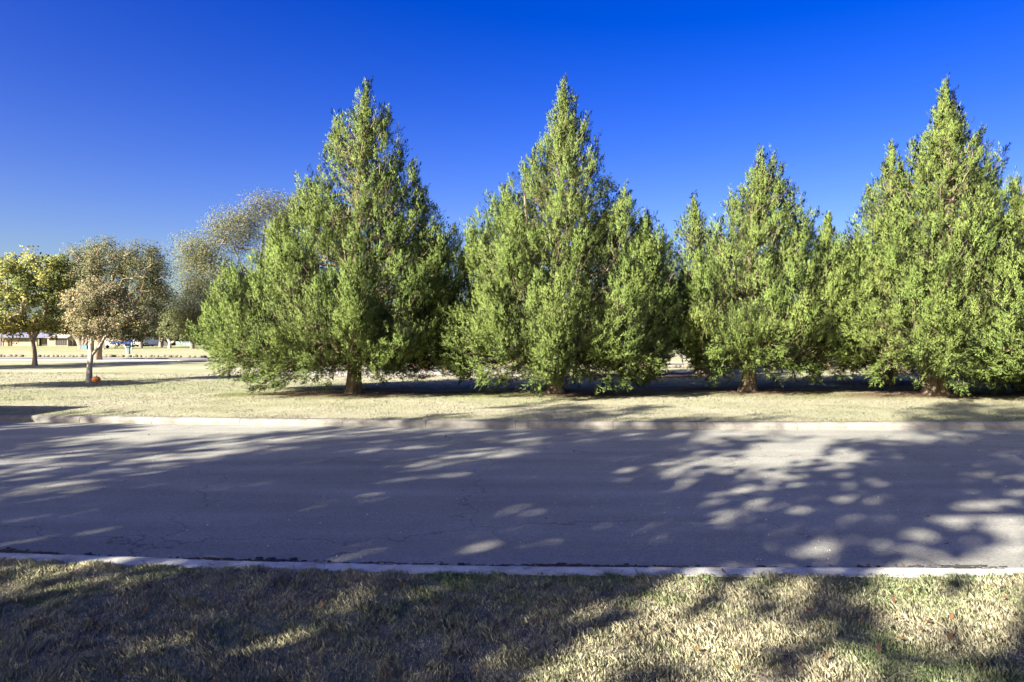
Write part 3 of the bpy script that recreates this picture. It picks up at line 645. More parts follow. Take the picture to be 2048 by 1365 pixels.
# yellow-green tree, far left
def gold(P, C, g):
    f = np.clip((2.9 - P[:, 2]) / 1.8 + g.normal(0, 0.25, len(P)), 0, 1)[:, None]
    return C * (1 - f) + np.array([0.36, 0.27, 0.05]) * f
b = (70, 731)
broad('broadleaf_tree', 'leafy green tree with yellow lower boughs at the left edge of the park', base_of(*b),
      [LB(*b, 75, 545, 60, 45, 1.2), LB(*b, 30, 560, 60, 45, 1), LB(*b, 115, 575, 36, 50, 1), LB(*b, 60, 620, 80, 45, 1.4), LB(*b, -10, 610, 50, 60, .8), LB(*b, 40, 655, 70, 18, .6), LB(*b, 105, 650, 35, 18, .3)],
      [[LP(*b, 70, 732), LP(*b, 70, 705), LP(*b, 65, 675), LP(*b, 68, 640)], [LP(*b, 67, 680), LP(*b, 52, 650), LP(*b, 40, 610, .4)], [LP(*b, 67, 678), LP(*b, 85, 645), LP(*b, 105, 600, -.3)]],
      0.14, 240, 24000, 0.125, [(0.24, 0.27, 0.075), (0.17, 0.22, 0.06), (0.31, 0.31, 0.09), (0.3, 0.28, 0.08)], M['brown_bark'], 21, cl_r=0.42, colz=gold)
# small pear-like tree with pale forked trunk
def rusty(P, C, g):
    f = (g.random(len(P)) < 0.05)[:, None]; k = np.clip(0.45 - P[:, 0] * 0.35, 0, 0.9)[:, None]
    C = C * (1 - k) + np.array([0.30, 0.26, 0.14]) * k
    return np.where(f, np.array([0.42, 0.22, 0.09]), C)
b = (180, 764)
broad('broadleaf_tree', 'small bronze-leaved tree with a pale forked trunk and an orange pumpkin at its foot', base_of(*b),
      [LB(*b, 205, 600, 62, 38, 1.5), LB(*b, 165, 625, 35, 38, .8), LB(*b, 255, 640, 58, 34, 1.2), LB(*b, 200, 650, 55, 28, .8), LB(*b, 290, 640, 24, 20, .3), LB(*b, 235, 672, 45, 14, .4)],
      [[LP(*b, 178, 765), LP(*b, 179, 735), LP(*b, 183, 700), LP(*b, 183, 665), LP(*b, 182, 620)], [LP(*b, 181, 712), LP(*b, 200, 690), LP(*b, 222, 665, -.2), LP(*b, 245, 645, -.3)], [LP(*b, 183, 680), LP(*b, 195, 650, .3), LP(*b, 205, 610, .4)]],
      0.10, 260, 24000, 0.062, [(0.23, 0.21, 0.11), (0.16, 0.17, 0.075), (0.29, 0.245, 0.15), (0.12, 0.13, 0.055)], M['pale_bark'], 22, cl_r=0.24, colz=rusty)
# big mulberry-like tree behind
b = (193, 721)
broad('broadleaf_tree', 'large spreading grey-green tree behind the small pale one, thick brown leaning trunk', base_of(*b),
      [LB(*b, 205, 520, 62, 35, 1.2), LB(*b, 290, 535, 50, 42, 1), LB(*b, 160, 560, 40, 45, .7), LB(*b, 250, 590, 80, 45, 1.1), LB(*b, 310, 600, 30, 38, .5), LB(*b, 208, 490, 18, 16, .12), LB(*b, 290, 500, 22, 16, .15), LB(*b, 150, 640, 35, 25, .25)],
      [[LP(*b, 192, 722), LP(*b, 196, 695), LP(*b, 203, 665), LP(*b, 215, 620)], [LP(*b, 203, 665), LP(*b, 230, 620), LP(*b, 265, 575, .5)], [LP(*b, 200, 675), LP(*b, 190, 630), LP(*b, 175, 580, -.5)]],
      0.36, 480, 56000, 0.115, [(0.17, 0.18, 0.08), (0.2, 0.2, 0.1), (0.12, 0.14, 0.06), (0.19, 0.175, 0.09)], M['brown_bark'], 23, cl_r=0.6, lthin=0.22)
# elm behind the left end of the juniper row
b = (500, 716)
broad('broadleaf_tree', 'tall airy olive-grey elm rising behind the left side of the first juniper', base_of(*b),
      [LB(*b, 540, 425, 55, 45, 1.1), LB(*b, 470, 460, 60, 45, 1.1), LB(*b, 400, 510, 50, 38, 1), LB(*b, 440, 560, 80, 50, 1.4), LB(*b, 385, 600, 55, 50, 1.2), LB(*b, 590, 430, 30, 40, .5), LB(*b, 560, 540, 60, 60, .8), LB(*b, 400, 645, 60, 25, .7), LB(*b, 620, 600, 50, 50, .4)],
      [[LP(*b, 500, 718), LP(*b, 502, 670), LP(*b, 510, 610)], [LP(*b, 508, 620), LP(*b, 520, 540), LP(*b, 525, 450, .5)], [LP(*b, 508, 625), LP(*b, 470, 570), LP(*b, 430, 530, -.6)], [LP(*b, 508, 630), LP(*b, 455, 610), LP(*b, 400, 600, .8)]],
      0.2, 800, 76000, 0.12, [(0.18, 0.185, 0.075), (0.2, 0.2, 0.09), (0.14, 0.15, 0.06), (0.185, 0.185, 0.08)], M['grey_bark'], 24, cl_r=0.95, droop=0.3, lthin=0.22)
# far park trees
olive = [(0.16, 0.18, 0.075), (0.2, 0.215, 0.1), (0.12, 0.145, 0.055)]
def far_tree(label, bx, by, blobs_, stems, r0, seed, n_cl=150, lv=9000, ls=0.26, mat='grey_bark', cl=0.7, group=None, cols=olive):
    b = (bx, by)
    return broad('broadleaf_tree', label, base_of(*b), [LB(*b, *q) for q in blobs_], [[LP(*b, *p) for p in s] for s in stems], r0, n_cl, lv, ls, cols, M[mat], seed, cl_r=cl, group=group)
far_tree('many-stemmed grey tree in front of the long brick house', 163, 698, [(150, 640, 45, 22, 1), (175, 650, 30, 18, .6), (120, 650, 28, 16, .5)],
         [[(163, 699), (160, 680), (150, 655)], [(165, 699), (168, 678), (172, 650)], [(167, 699), (176, 680), (188, 655)], [(161, 699), (155, 682), (142, 662)]], 0.5, 31, 160, 9000)
far_tree('low spreading tree beside the white van by the far houses', 282, 696, [(275, 655, 32, 20, 1), (300, 660, 22, 14, .5)], [[(282, 697), (282, 680), (285, 660)], [(282, 685), (272, 672), (262, 660)]], 0.3, 32)
far_tree('round dark olive tree by the white columns', 321, 695, [(318, 652, 30, 24, 1), (335, 640, 22, 22, .6)], [[(321, 696), (322, 680), (320, 660)], [(322, 684), (330, 672), (340, 655)]], 0.4, 33)
far_tree('small forked tree with pale curved limbs before the dark carport', 341, 697, [(345, 655, 28, 22, 1), (360, 640, 24, 20, .7)], [[(339, 698), (340, 685), (333, 670), (330, 655)], [(340, 687), (348, 683), (352, 670), (355, 655)]], 0.28, 34, mat='pale_bark')
far_tree('wide olive tree nearest the first juniper in the far row', 385, 698, [(385, 650, 36, 24, 1.2), (410, 645, 25, 28, .7), (362, 662, 20, 13, .5), (395, 672, 28, 8, .3)], [[(384, 699), (385, 685), (390, 665)], [(385, 686), (378, 676), (370, 662)]], 0.36, 35, lv=12000, n_cl=180)
# ------------------------------------------------------------------ boxes, walls
def bm_box(bm, x0, x1, y0, y1, z0, z1):
    v = [bm.verts.new(p) for p in [(x0, y0, z0), (x1, y0, z0), (x1, y1, z0), (x0, y1, z0), (x0, y0, z1), (x1, y0, z1), (x1, y1, z1), (x0, y1, z1)]]
    for f in [(0, 3, 2, 1), (4, 5, 6, 7), (0, 1, 5, 4), (1, 2, 6, 5), (2, 3, 7, 6), (3, 0, 4, 7)]: bm.faces.new([v[i] for i in f])
def done(name, bm, mat, parent=None, loc=None, rz=0.0, bevel=0.0, smooth=False):
    if bevel > 0: bmesh.ops.bevel(bm, geom=bm.edges[:], offset=bevel, segments=2, affect='EDGES')
    bmesh.ops.recalc_face_normals(bm, faces=bm.faces[:])
    me = bpy.data.meshes.new(name); bm.to_mesh(me); bm.free()
    return link(name, me, mat, parent, loc, rz, smooth)
def box_obj(name, dims, mat, parent=None, bevel=0.0):
    bm = bmesh.new(); bm_box(bm, *dims); return done(name, bm, mat, parent, bevel=bevel)
def wall_open(name, x0, x1, z0, z1, y, th, ops, mat, parent):
    """front wall in the plane Y=y with rectangular openings (x0,x1,z0,z1)"""
    bm = bmesh.new(); xs_ = sorted({x0, x1, *[o[0] for o in ops], *[o[1] for o in ops]}); zs_ = sorted({z0, z1, *[o[2] for o in ops], *[o[3] for o in ops]})
    for i in range(len(xs_) - 1):
        for k in range(len(zs_) - 1):
            cx, cz = (xs_[i] + xs_[i + 1]) / 2, (zs_[k] + zs_[k + 1]) / 2
            if any(o[0] < cx < o[1] and o[2] < cz < o[3] for o in ops): continue
            bm_box(bm, xs_[i], xs_[i + 1], y, y + th, zs_[k], zs_[k + 1])
    bmesh.ops.remove_doubles(bm, verts=bm.verts[:], dist=0.001)
    bm.faces.ensure_lookup_table(); seen = {}
    for f in bm.faces: seen.setdefault(frozenset(v.index for v in f.verts), []).append(f)
    bm.verts.index_update(); seen = {}
    for f in bm.faces: seen.setdefault(frozenset(v.index for v in f.verts), []).append(f)
    bmesh.ops.delete(bm, geom=[f for l in seen.values() if len(l) > 1 for f in l], context='FACES_ONLY')
    return done(name, bm, mat, parent)
def window(parent, x0, x1, z0, z1, y, panes, frame_mat, glass_mat, name='window'):
    bm = bmesh.new(); t = 0.07
    bm_box(bm, x0, x1, y + 0.06, y + 0.14, z0, z0 + t); bm_box(bm, x0, x1, y + 0.06, y + 0.14, z1 - t, z1)
    for k in range(panes + 1):
        cx = x0 + (x1 - x0 - t) * k / panes; bm_box(bm, cx, cx + t, y + 0.055, y + 0.145, z0 + t, z1 - t)
    w_ = done(name, bm, frame_mat, parent)
    for k in range(panes):
        a = x0 + t + (x1 - x0 - t) * k / panes; e = x0 + (x1 - x0 - t) * (k + 1) / panes
        box_obj('pane', (a, e, y + 0.09, y + 0.11, z0 + t, z1 - t), glass_mat, w_)
    return w_
M['tan_brick'] = concrete_mat('tan_brick', (0.17, 0.125, 0.09), (0.235, 0.18, 0.13), 1.2)
M['roof'] = plain('grey_shingle', (0.30, 0.26, 0.22), 0.9)
M['white'] = plain('white_paint', (0.55, 0.55, 0.55), 0.5, noise=0.04)
M['dark'] = plain('recess_shade', (0.05, 0.045, 0.045), 0.6)  # near-black colour standing in for the shade inside the carport
M['glass'] = plain('dark_glass', (0.03, 0.03, 0.035), 0.1, noise=0.05, spec=0.5)
M['frame'] = plain('bronze_frame', (0.10, 0.08, 0.07), 0.5)
M['curtain'] = plain('pale_curtain', (0.30, 0.29, 0.26), 0.7)
M['blue'] = plain('blue_paint', (0.05, 0.11, 0.35), 0.35)
M['teal'] = plain('teal_green_paint', (0.05, 0.16, 0.15), 0.5)
M['sheet'] = plain('blue_grey_panel', (0.09, 0.12, 0.17), 0.5)
M['orange'] = plain('orange_enamel', (0.72, 0.22, 0.03), 0.35, noise=0.05)
M['red'] = plain('red_plastic', (0.2, 0.04, 0.035), 0.4, noise=0.05)
M['cyan'] = plain('cyan_plastic', (0.05, 0.35, 0.55), 0.4, noise=0.05)
M['black'] = plain('black_rubber', (0.02, 0.02, 0.02), 0.8)
M['steel'] = plain('galvanised_steel', (0.45, 0.46, 0.47), 0.4, metal=0.6)
M['rust'] = plain('red_brown_pipe', (0.3, 0.1, 0.07), 0.6)

# long tan brick house
D = 139.0
def hx(x): return PX(x, D)
def hz(y): return PZ(y, D)
H0 = RZ - 0.03
house = empty('brick_house', (hx(120), D, RZ)); tag(house, 'long low tan brick house with dark windows beyond the lawn on the left', 'house')
def HL(x): return hx(x) - hx(120)
def zr(y): return hz(y) - RZ
ops1 = [(HL(37), HL(58), zr(682.5), zr(677)), (HL(74), HL(99), -0.0, zr(677))]
wall_open('wall', HL(-60), HL(105), -0.05, zr(676), 0, 0.25, ops1, M['tan_brick'], house)
window(house, *ops1[0], 0, 3, M['frame'], M['glass'])
window(house, ops1[1][0], ops1[1][1], 0, ops1[1][3], 0.6, 4, M['frame'], M['glass'], 'patio_door')
bm = bmesh.new(); x0, x1, zt = HL(-60), HL(106), zr(676); v = [(x0 - .5, -1.2, zt + .003), (x1, -1.2, zt + .003), (x1, 12, zt + .003), (x0 - .5, 12, zt + .003), (x0, 5, zt + 1.1), (x1 - 3.5, 5, zt + 1.1)]
vv = [bm.verts.new(p) for p in v]
for f in [(0, 1, 5, 4), (1, 2, 5), (2, 3, 4, 5), (3, 0, 4), (0, 3, 2, 1)]: bm.faces.new([vv[i] for i in f])
M['pale_roof'] = plain('pale_metal_roof', (0.2, 0.2, 0.24), 0.35, noise=0.06)
done('roof', bm, M['pale_roof'], house)
for px in (9, 14): box_obj('porch_post', (HL(px) - .1, HL(px) + .1, -1.1, -.9, -0.05, zr(676)), M['frame'], house)
# gabled middle wing, standing forward
ops2 = [(HL(109), HL(119.5), zr(682), zr(677)), (HL(121), HL(144), zr(691.5), zr(678))]
wall_open('wall', HL(105), HL(145.5), -0.05, zr(676.6), -1.5, 0.25, ops2, M['tan_brick'], house)
box_obj('side_wall', (HL(145.5) - .25, HL(145.5), -1.25, 0, -.05, zr(676.6)), M['tan_brick'], house); box_obj('side_wall', (HL(105), HL(105) + .25, -1.25, 0, -.05, zr(676.6)), M['tan_brick'], house)
window(house, *ops2[0], -1.5, 2, M['frame'], M['glass'])
window(house, *ops2[1], -1.5, 5, M['frame'], M['glass'], 'screened_opening')
bm = bmesh.new(); zt = zr(676.6); x0, x1 = HL(104), HL(147); v = [(x0, -2.1, zt + .003), (x1, -2.1, zt + .003), (x1, 8, zt + .003), (x0, 8, zt + .003), (HL(112), 3, zt + 1.3), (HL(136), 3, zt + 1.3)]
vv = [bm.verts.new(p) for p in v]
for f in [(0, 1, 5, 4), (1, 2, 5), (2, 3, 4, 5), (3, 0, 4), (0, 3, 2, 1)]: bm.faces.new([vv[i] for i in f])
done('roof', bm, M['roof'], house)
# tall plain right-hand wing
ops3 = [(HL(172), HL(180), zr(683), zr(678)), (HL(208), HL(225), -0.0, zr(678.5))]
wall_open('wall', HL(146), HL(250), -0.05, zr(666), 0, 0.25, ops3, M['tan_brick'], house)
window(house, *ops3[0], 0, 2, M['frame'], M['glass'])
window(house, ops3[1][0], ops3[1][1], 0, ops3[1][3], 0, 3, M['frame'], M['curtain'], 'glass_door')
box_obj('end_wall', (HL(250) - .25, HL(250), .25, 12, -.05, zr(666)), M['tan_brick'], house)
box_obj('parapet', (HL(146) - .1, HL(250) + .1, -.1, 12.1, zr(666) + .003, zr(664.6)), M['roof'], house)

# block with white columns and a carport, back wall coloured dark as shade
D2 = 150.0
blk = empty('carport_block', (PX(350, D2), D2, RZ)); tag(blk, 'low building with white columns and a deep carport, back wall coloured dark as shade, behind the far trees', 'building')
def BL(x): return PX(x, D2) - PX(350, D2)
def bz(y): return PZ(y, D2) - RZ
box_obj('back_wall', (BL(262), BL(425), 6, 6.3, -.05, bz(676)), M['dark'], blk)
box_obj('roof', (BL(296), BL(428), -1, 8, bz(678) + .0, bz(672)), M['sheet'], blk)
for a, e in ((303, 309), (312, 318.5), (324, 326)): box_obj('column', (BL(a), BL(e), -.4, .4, -.05, bz(678) - .003), M['white'], blk)
for a, e in ((404, 409),): box_obj('wall_panel', (BL(a), BL(e), -.2, .2, -.05, bz(678) - .003), M['sheet'], blk)
wall_open('wall', BL(262), BL(296), -.05, bz(674), 2, .25, [(BL(268), BL(272), 0.8, bz(680)), (BL(284), BL(290), .8, bz(680))], M['tan_brick'], blk)
window(blk, BL(268), BL(272), .8, bz(680), 2, 1, M['white'], M['glass']); window(blk, BL(284), BL(290), .8, bz(680), 2, 1, M['white'], M['glass'])

# houses further right, hardly seen between the trunks
def simple_house(label, xpx, wpx, d, hgt, mat, roofm, seed):
    r = random.Random(seed); x = PX(xpx, d); W = wpx * d / F
    h = empty('house', (x, d, RZ)); tag(h, label, 'house')
    ops = []; n_ = max(3, int(W / 4))
    for k in range(n_):
        a = -W / 2 + W * (k + .3) / n_; dr = (k == n_ // 2); ops.append((a, a + (1.0 if dr else 1.6), 0.0 if dr else .9, 2.1))
    wall_open('wall', -W / 2, W / 2, -.05, hgt, 0, .25, ops, mat, h)
    for k, o_ in enumerate(ops): window(h, *o_, 0, 2 if k != n_ // 2 else 1, M['white'], M['glass'], 'window' if k != n_ // 2 else 'door')
    for s in (-1, 1): box_obj('side_wall', (s * W / 2 - .125 - s * .125, s * W / 2 + .125 - s * .125, .25, 9, -.05, hgt), mat, h)
    bm = bmesh.new(); v = [(-W / 2 - .5, -.6, hgt + .003), (W / 2 + .5, -.6, hgt + .003), (W / 2 + .5, 9.5, hgt + .003), (-W / 2 - .5, 9.5, hgt + .003), (-W / 2 + 3, 4.5, hgt + 1.7), (W / 2 - 3, 4.5, hgt + 1.7)]
    vv = [bm.verts.new(p) for p in v]
    for f in [(0, 1, 5, 4), (1, 2, 5), (2, 3, 4, 5), (3, 0, 4), (0, 3, 2, 1)]: bm.faces.new([vv[i] for i in f])
    done('roof', bm, roofm, h)
M['cream'] = plain('cream_siding', (0.34, 0.32, 0.28), 0.8)
M['greyw'] = plain('grey_siding', (0.25, 0.26, 0.28), 0.8)
simple_house('pale cream house glimpsed low behind the first juniper', 640, 190, 150, 2.7, M['cream'], M['roof'], 1)
simple_house('pale grey house glimpsed between the first and second junipers', 900, 200, 152, 2.7, M['greyw'], M['roof'], 2)
simple_house('tan house glimpsed under the second juniper', 1190, 210, 151, 2.7, M['tan_brick'], M['roof'], 3)
simple_house('cream house glimpsed beneath the third juniper', 1520, 230, 153, 2.7, M['cream'], M['pale_roof'], 4)
simple_house('grey house glimpsed behind the tallest right-hand juniper', 1850, 240, 150, 2.7, M['greyw'], M['roof'], 5)

# distant trees behind the houses: two built, the rest copied
def bank_tree(seed, label):
    h = 5.6
    return broad('distant_tree', label, (0, 0, RZ), [(0, 0, 4.2, 3.6, 3, 2.0, 1), (1.8, 0, 3.4, 2.5, 2.5, 1.4, .5), (-2, 0, 3.6, 2.4, 2.4, 1.5, .5)], [[(0, 0, 0), (0.1, 0, 1.5), (0, 0, 3)]], 0.28, 90, 4200, 0.42,
                 olive, M['grey_bark'], seed, group='distant trees behind the far houses', cl_r=0.9)
protos = [bank_tree(61, 'distant tree behind the far houses'), bank_tree(62, 'distant tree behind the far houses')]
spots = [(-60, 176, 1.1), (30, 182, 1.2), (105, 172, 1.35), (130, 190, 1.2), (215, 186, 1.0), (262, 172, 1.0), (300, 178, 1.2), (350, 172, 1.15), (405, 180, 1.4), (455, 172, 1.2), (560, 178, 1.3), (660, 172, 1.3), (735, 182, 1.2),
         (800, 174, 1.25), (880, 178, 1.2), (960, 172, 1.3), (1040, 182, 1.2), (1130, 176, 1.3), (1240, 176, 1.3), (1330, 172, 1.4), (1430, 178, 1.3), (1540, 174, 1.2), (1650, 180, 1.3), (1750, 172, 1.3), (1860, 178, 1.4), (1970, 174, 1.3), (2080, 178, 1.3)]
for i, (px, d, s) in enumerate(spots):
    o = protos[i] if i < 2 else copy_tree(protos[i % 2])
    o.location = (PX(px, d), d, RZ); o.rotation_euler = (0, 0, i * 1.3); o.scale = (s * 1.1, s * 1.1, s)
    o['label'] = 'distant tree glimpsed behind the far houses and trunks' if px > 430 else 'olive distant tree showing over the far house roofs on the left'

# ------------------------------------------------------------------ vehicles
def wheel(parent, x, y, r, side):
    bm = bmesh.new(); bmesh.ops.create_cone(bm, cap_ends=True, segments=24, radius1=r, radius2=r, depth=.22)
    bmesh.ops.bevel(bm, geom=[e for e in bm.edges if abs(e.verts[0].co.z - e.verts[1].co.z) < .01], offset=.03, segments=2, affect='EDGES')
    bmesh.ops.rotate(bm, verts=bm.verts[:], matrix=Matrix.Rotation(math.pi / 2, 3, 'X')); bmesh.ops.translate(bm, verts=bm.verts[:], vec=(x, y, r))
    t = done('wheel', bm, M['black'], parent, smooth=False)
    bm = bmesh.new(); bmesh.ops.create_cone(bm, cap_ends=True, segments=20, radius1=r * .6, radius2=r * .5, depth=.03)
    bmesh.ops.rotate(bm, verts=bm.verts[:], matrix=Matrix.Rotation(math.pi / 2 * (1 if side < 0 else -1), 3, 'X')); bmesh.ops.translate(bm, verts=bm.verts[:], vec=(x, y + side * .118, r))
    done('rim', bm, M['steel'], t)
def vehicle(name, label, cat, loc, rz, prof, glass, W, paint, wheels, wr, group=None, lamps=True):
    """prof: side outline (x,z); glass: list of side window polygons"""
    v_ = empty(name, loc, rz); tag(v_, label, cat, group)
    bm = bmesh.new(); zs = [p[1] for p in prof]; zm = max(zs); belt = min(zs) + (zm - min(zs)) * .5
    def half(z): return W / 2 - max(0, z - belt) * .16
    for s in (-1, 1):
        pass
    L_ = [bm.verts.new((p[0], -half(p[1]), p[1])) for p in prof]; R_ = [bm.verts.new((p[0], half(p[1]), p[1])) for p in prof]; n_ = len(prof)
    bm.faces.new(L_); bm.faces.new(R_[::-1])
    for i in range(n_): bm.faces.new([L_[i], R_[i], R_[(i + 1) % n_], L_[(i + 1) % n_]][::-1])
    done('body', bm, paint, v_, bevel=.035, smooth=False)
    for poly in glass:
        for s in (-1, 1):
            bm = bmesh.new(); a = [bm.verts.new((p[0], s * (half(p[1]) + .006), p[1])) for p in poly]; c = [bm.verts.new((p[0], s * (half(p[1]) - .03), p[1])) for p in poly]
            bm.faces.new(a); bm.faces.new(c[::-1])
            for i in range(len(poly)): bm.faces.new([a[i], a[(i + 1) % len(poly)], c[(i + 1) % len(poly)], c[i]])
            done('side_window', bm, M['glass'], v_)
    for wx in wheels:
        for s in (-1, 1): wheel(v_, wx, s * (W / 2 - .1), wr, s)
    xf = max(p[0] for p in prof)
    if lamps:
        for s in (-1, 1): box_obj('headlight', (xf - .06, xf + .012, s * W * .36 - .14, s * W * .36 + .14, .62, .78), M['steel'], v_, bevel=.01)
    return v_
car_p = [(-2.2, .32), (-2.25, .75), (-2.0, .98), (-1.35, 1.06), (-.8, 1.45), (.35, 1.47), (1.0, 1.05), (2.0, .88), (2.25, .66), (2.2, .32)]
car_g = [[(-1.2, 1.06), (-.75, 1.38), (-.1, 1.4), (-.1, 1.04)], [(-.02, 1.04), (-.02, 1.4), (.32, 1.4), (.85, 1.04)]]
van_p = [(-2.6, .35), (-2.65, 1.2), (-2.6, 2.05), (-2.4, 2.12), (1.2, 2.12), (1.9, 1.35), (2.5, 1.15), (2.62, .8), (2.55, .35)]
van_g = [[(.5, 1.25), (.5, 1.9), (1.15, 1.9), (1.7, 1.27)]]
pick_p = [(-2.7, .4), (-2.75, .95), (-.7, .95), (-.6, 1.65), (.55, 1.68), (1.15, 1.1), (2.5, 1.0), (2.65, .75), (2.6, .4)]
pick_g = [[(-.45, 1.1), (-.42, 1.55), (.45, 1.57), (.95, 1.1)]]
M['w_car'] = plain('white_car_paint', (0.5, 0.5, 0.52), 0.25, noise=0.02); M['d_car'] = plain('dark_car_paint', (0.03, 0.035, 0.06), 0.25, noise=0.02)
vehicle('parked_pickup', 'blue pickup truck parked past the right end of the long brick house', 'pickup truck', (PX(256, 132), 132, RZ), .5, pick_p, pick_g, 1.9, M['blue'], (-1.7, 1.7), .38)
vehicle('parked_car', 'dark car parked between the brick house and the white van', 'car', (PX(279, 134), 134, RZ), .2, car_p, car_g, 1.8, M['d_car'], (-1.35, 1.4), .33)
vehicle('parked_van', 'white van parked left of the white columns', 'van', (PX(297, 133), 133, RZ), 1.2, van_p, van_g, 2.0, M['w_car'], (-1.7, 1.7), .36)
vehicle('parked_van', 'tan delivery van standing at the far kerb beyond the left edge of the picture', 'van', (-14.65, 11.45, 0.0), math.pi - .12, [(x * 1.12, z * 1.0) for x, z in van_p], [[(x * 1.12, z) for x, z in van_g[0]]], 2.1, M['w_car'], (-1.9, 1.9), .38)

# pale skip beside the far trees
Dk = 128.0; sk = empty('skip_container', (PX(367, Dk), Dk, RZ)); tag(sk, 'long pale grey-green metal skip between two far tree trunks', 'skip')
w2 = 15.5 * Dk / F; M['skip'] = plain('pale_green_metal', (0.16, 0.21, 0.18), 0.6); M['skipb'] = plain('pale_blue_metal', (0.15, 0.2, 0.26), 0.6)
bm = bmesh.new(); bm_box(bm, -w2, w2 * .25, 0, .06, .15, 1.0); bm_box(bm, -w2, -w2 + .06, .06, 1.8, .15, 1.0); bm_box(bm, -w2, w2 * .25, 1.8, 1.86, .15, 1.0); bm_box(bm, -w2 + .06, w2 * .25, .06, 1.8, .15, .21); done('box', bm, M['skip'], sk)
box_obj('tarp_panel', (w2 * .25 + .004, w2, 0, 1.8, .12, .95), M['skipb'], sk, bevel=.04)
for k in range(6): box_obj('rib', (-w2 + .2 + k * .32, -w2 + .28 + k * .32, -.05, -.002, .18, .97), M['skip'], sk)

# teal box, blue ball, poles, drinking fountain
x, y = ground(170.5, 698.5); tb = empty('utility_box', (x, y, RZ)); tag(tb, 'teal green utility box on the lawn beside the many-stemmed tree', 'utility box')
box_obj('plinth', (-.42, .42, -.3, .3, -.05, .12), M['sheet'], tb); box_obj('cabinet', (-.4, .4, -.28, .28, .123, .5), M['teal'], tb, bevel=.015); box_obj('lid', (-.43, .43, -.31, .31, .503, .56), M['teal'], tb, bevel=.01)
box_obj('handle', (.2, .3, -.31, -.282, .3, .34), M['steel'], tb)
x, y = ground(215, 697); bm = bmesh.new(); bmesh.ops.create_uvsphere(bm, u_segments=20, v_segments=12, radius=.26); o = done('ball', bm, M['d_car'], None, (x, y, RZ + .26), smooth=True); tag(o, 'small dark blue ball on the lawn before the brick house', 'ball')
def pole(name, label, px, y0, y1, r, mat, cat='pole'):
    x, d = ground(px, y0); h = PZ(y1, d) - RZ; e = empty(name, (x, d, RZ)); tag(e, label, cat)
    V, Fc = tube([(0, 0, -.1), (0, 0, h * .5), (0, 0, h)], [r, r, r * .9], 10); link('shaft', mesh_np('shaft', V, Fc), mat, e, smooth=True)
    bm = bmesh.new(); bmesh.ops.create_uvsphere(bm, u_segments=10, v_segments=6, radius=r * 1.25); done('cap', bm, mat, e, (0, 0, h), smooth=True)
    V, Fc = tube([(0, 0, -.05), (0, 0, .05), (0, 0, .12)], [r * 2.4, r * 2.2, r * 1.1], 12); link('footing', mesh_np('footing', V, Fc), M['path'], e, smooth=True)
pole('flag_pole', 'thin red-brown pole standing right of the thick leaning trunk', 207.5, 699, 672, .07, M['rust'])
pole('lamp_pole', 'slim white pole on the lawn beside the drinking fountain', 263.5, 699, 640, .06, M['white'])
x, d = ground(258, 708.5); df = empty('drinking_fountain', (x, d, RZ)); tag(df, 'pale grey drinking fountain with a white bowl on the far lawn', 'drinking fountain')
V, Fc = tube([(0, 0, -.05), (0, 0, .3), (0, 0, .62)], [.13, .09, .11], 14); link('pedestal', mesh_np('pedestal', V, Fc), M['sheet'], df, smooth=True)
V, Fc = tube([(0, 0, .6), (0, 0, .68), (0, 0, .74), (0, 0, .72), (0, 0, .68)], [.1, .22, .24, .2, .02], 18); link('bowl', mesh_np('bowl', V, Fc), M['teal'], df, smooth=True)
V, Fc = tube([(-.24, 0, -.05), (-.24, 0, .4), (-.22, 0, .58)], [.05, .05, .06], 10); link('side_pedestal', mesh_np('side_pedestal', V, Fc), M['white'], df, smooth=True)
V, Fc = tube([(-.24, 0, .56), (-.24, 0, .64), (-.24, 0, .72), (-.24, 0, .66)], [.06, .2, .21, .02], 16); link('side_bowl', mesh_np('side_bowl', V, Fc), M['white'], df, smooth=True)
V, Fc = tube([(0, .1, .7), (0, .1, .8), (0, .02, .82)], [.015, .015, .012], 8); link('spout', mesh_np('spout', V, Fc), M['steel'], df, smooth=True)

# park path and the rough stone edging
def strip(name, pts, w, z, mat, kind='structure'):
    pts = np.array([ground(a, b) for a, b in pts]); t = np.linspace(0, 1, 60); n_ = len(pts); c = np.stack([np.interp(t * (n_ - 1), np.arange(n_), pts[:, i]) for i in range(2)], 1)
    d = unit(np.gradient(c, axis=0)); nn = np.stack([-d[:, 1], d[:, 0]], 1); wj = (w / 2 * np.ones(60))[:, None]
    V = np.concatenate([np.c_[c - nn * wj, np.full(60, z)], np.c_[c + nn * wj, np.full(60, z)], np.c_[c - nn * wj, np.full(60, z - .1)], np.c_[c + nn * wj, np.full(60, z - .1)]]); i = np.arange(59)
    Fc = np.concatenate([np.stack([i, i + 1, i + 61, i + 60], 1), np.stack([i + 120, i + 121, i + 1, i], 1), np.stack([i + 60, i + 61, i + 181, i + 180], 1)])
    o = link(name, mesh_np(name, V, Fc), mat); tag(o, kind=kind); return o
strip('park_path', [(-900, 718.5), (0, 719.5), (420, 721), (900, 726), (1400, 732), (2300, 733)], 3.0, RZ + .035, M['path'])
M['strip_grey'] = plain('dark_strip_grey', (0.12, 0.12, 0.125), 0.85)
strip('dark_lawn_strip', [(-900, 717.0), (0, 717.3), (420, 718.3), (640, 720)], 1.1, RZ + .05, M['strip_grey'])  # narrow dark grey strip between the stones and the pale path
strip('sand_pit', [(560, 744), (700, 745), (860, 744), (1010, 741)], 5.0, RZ + .03, M['path'])
me_stones = []
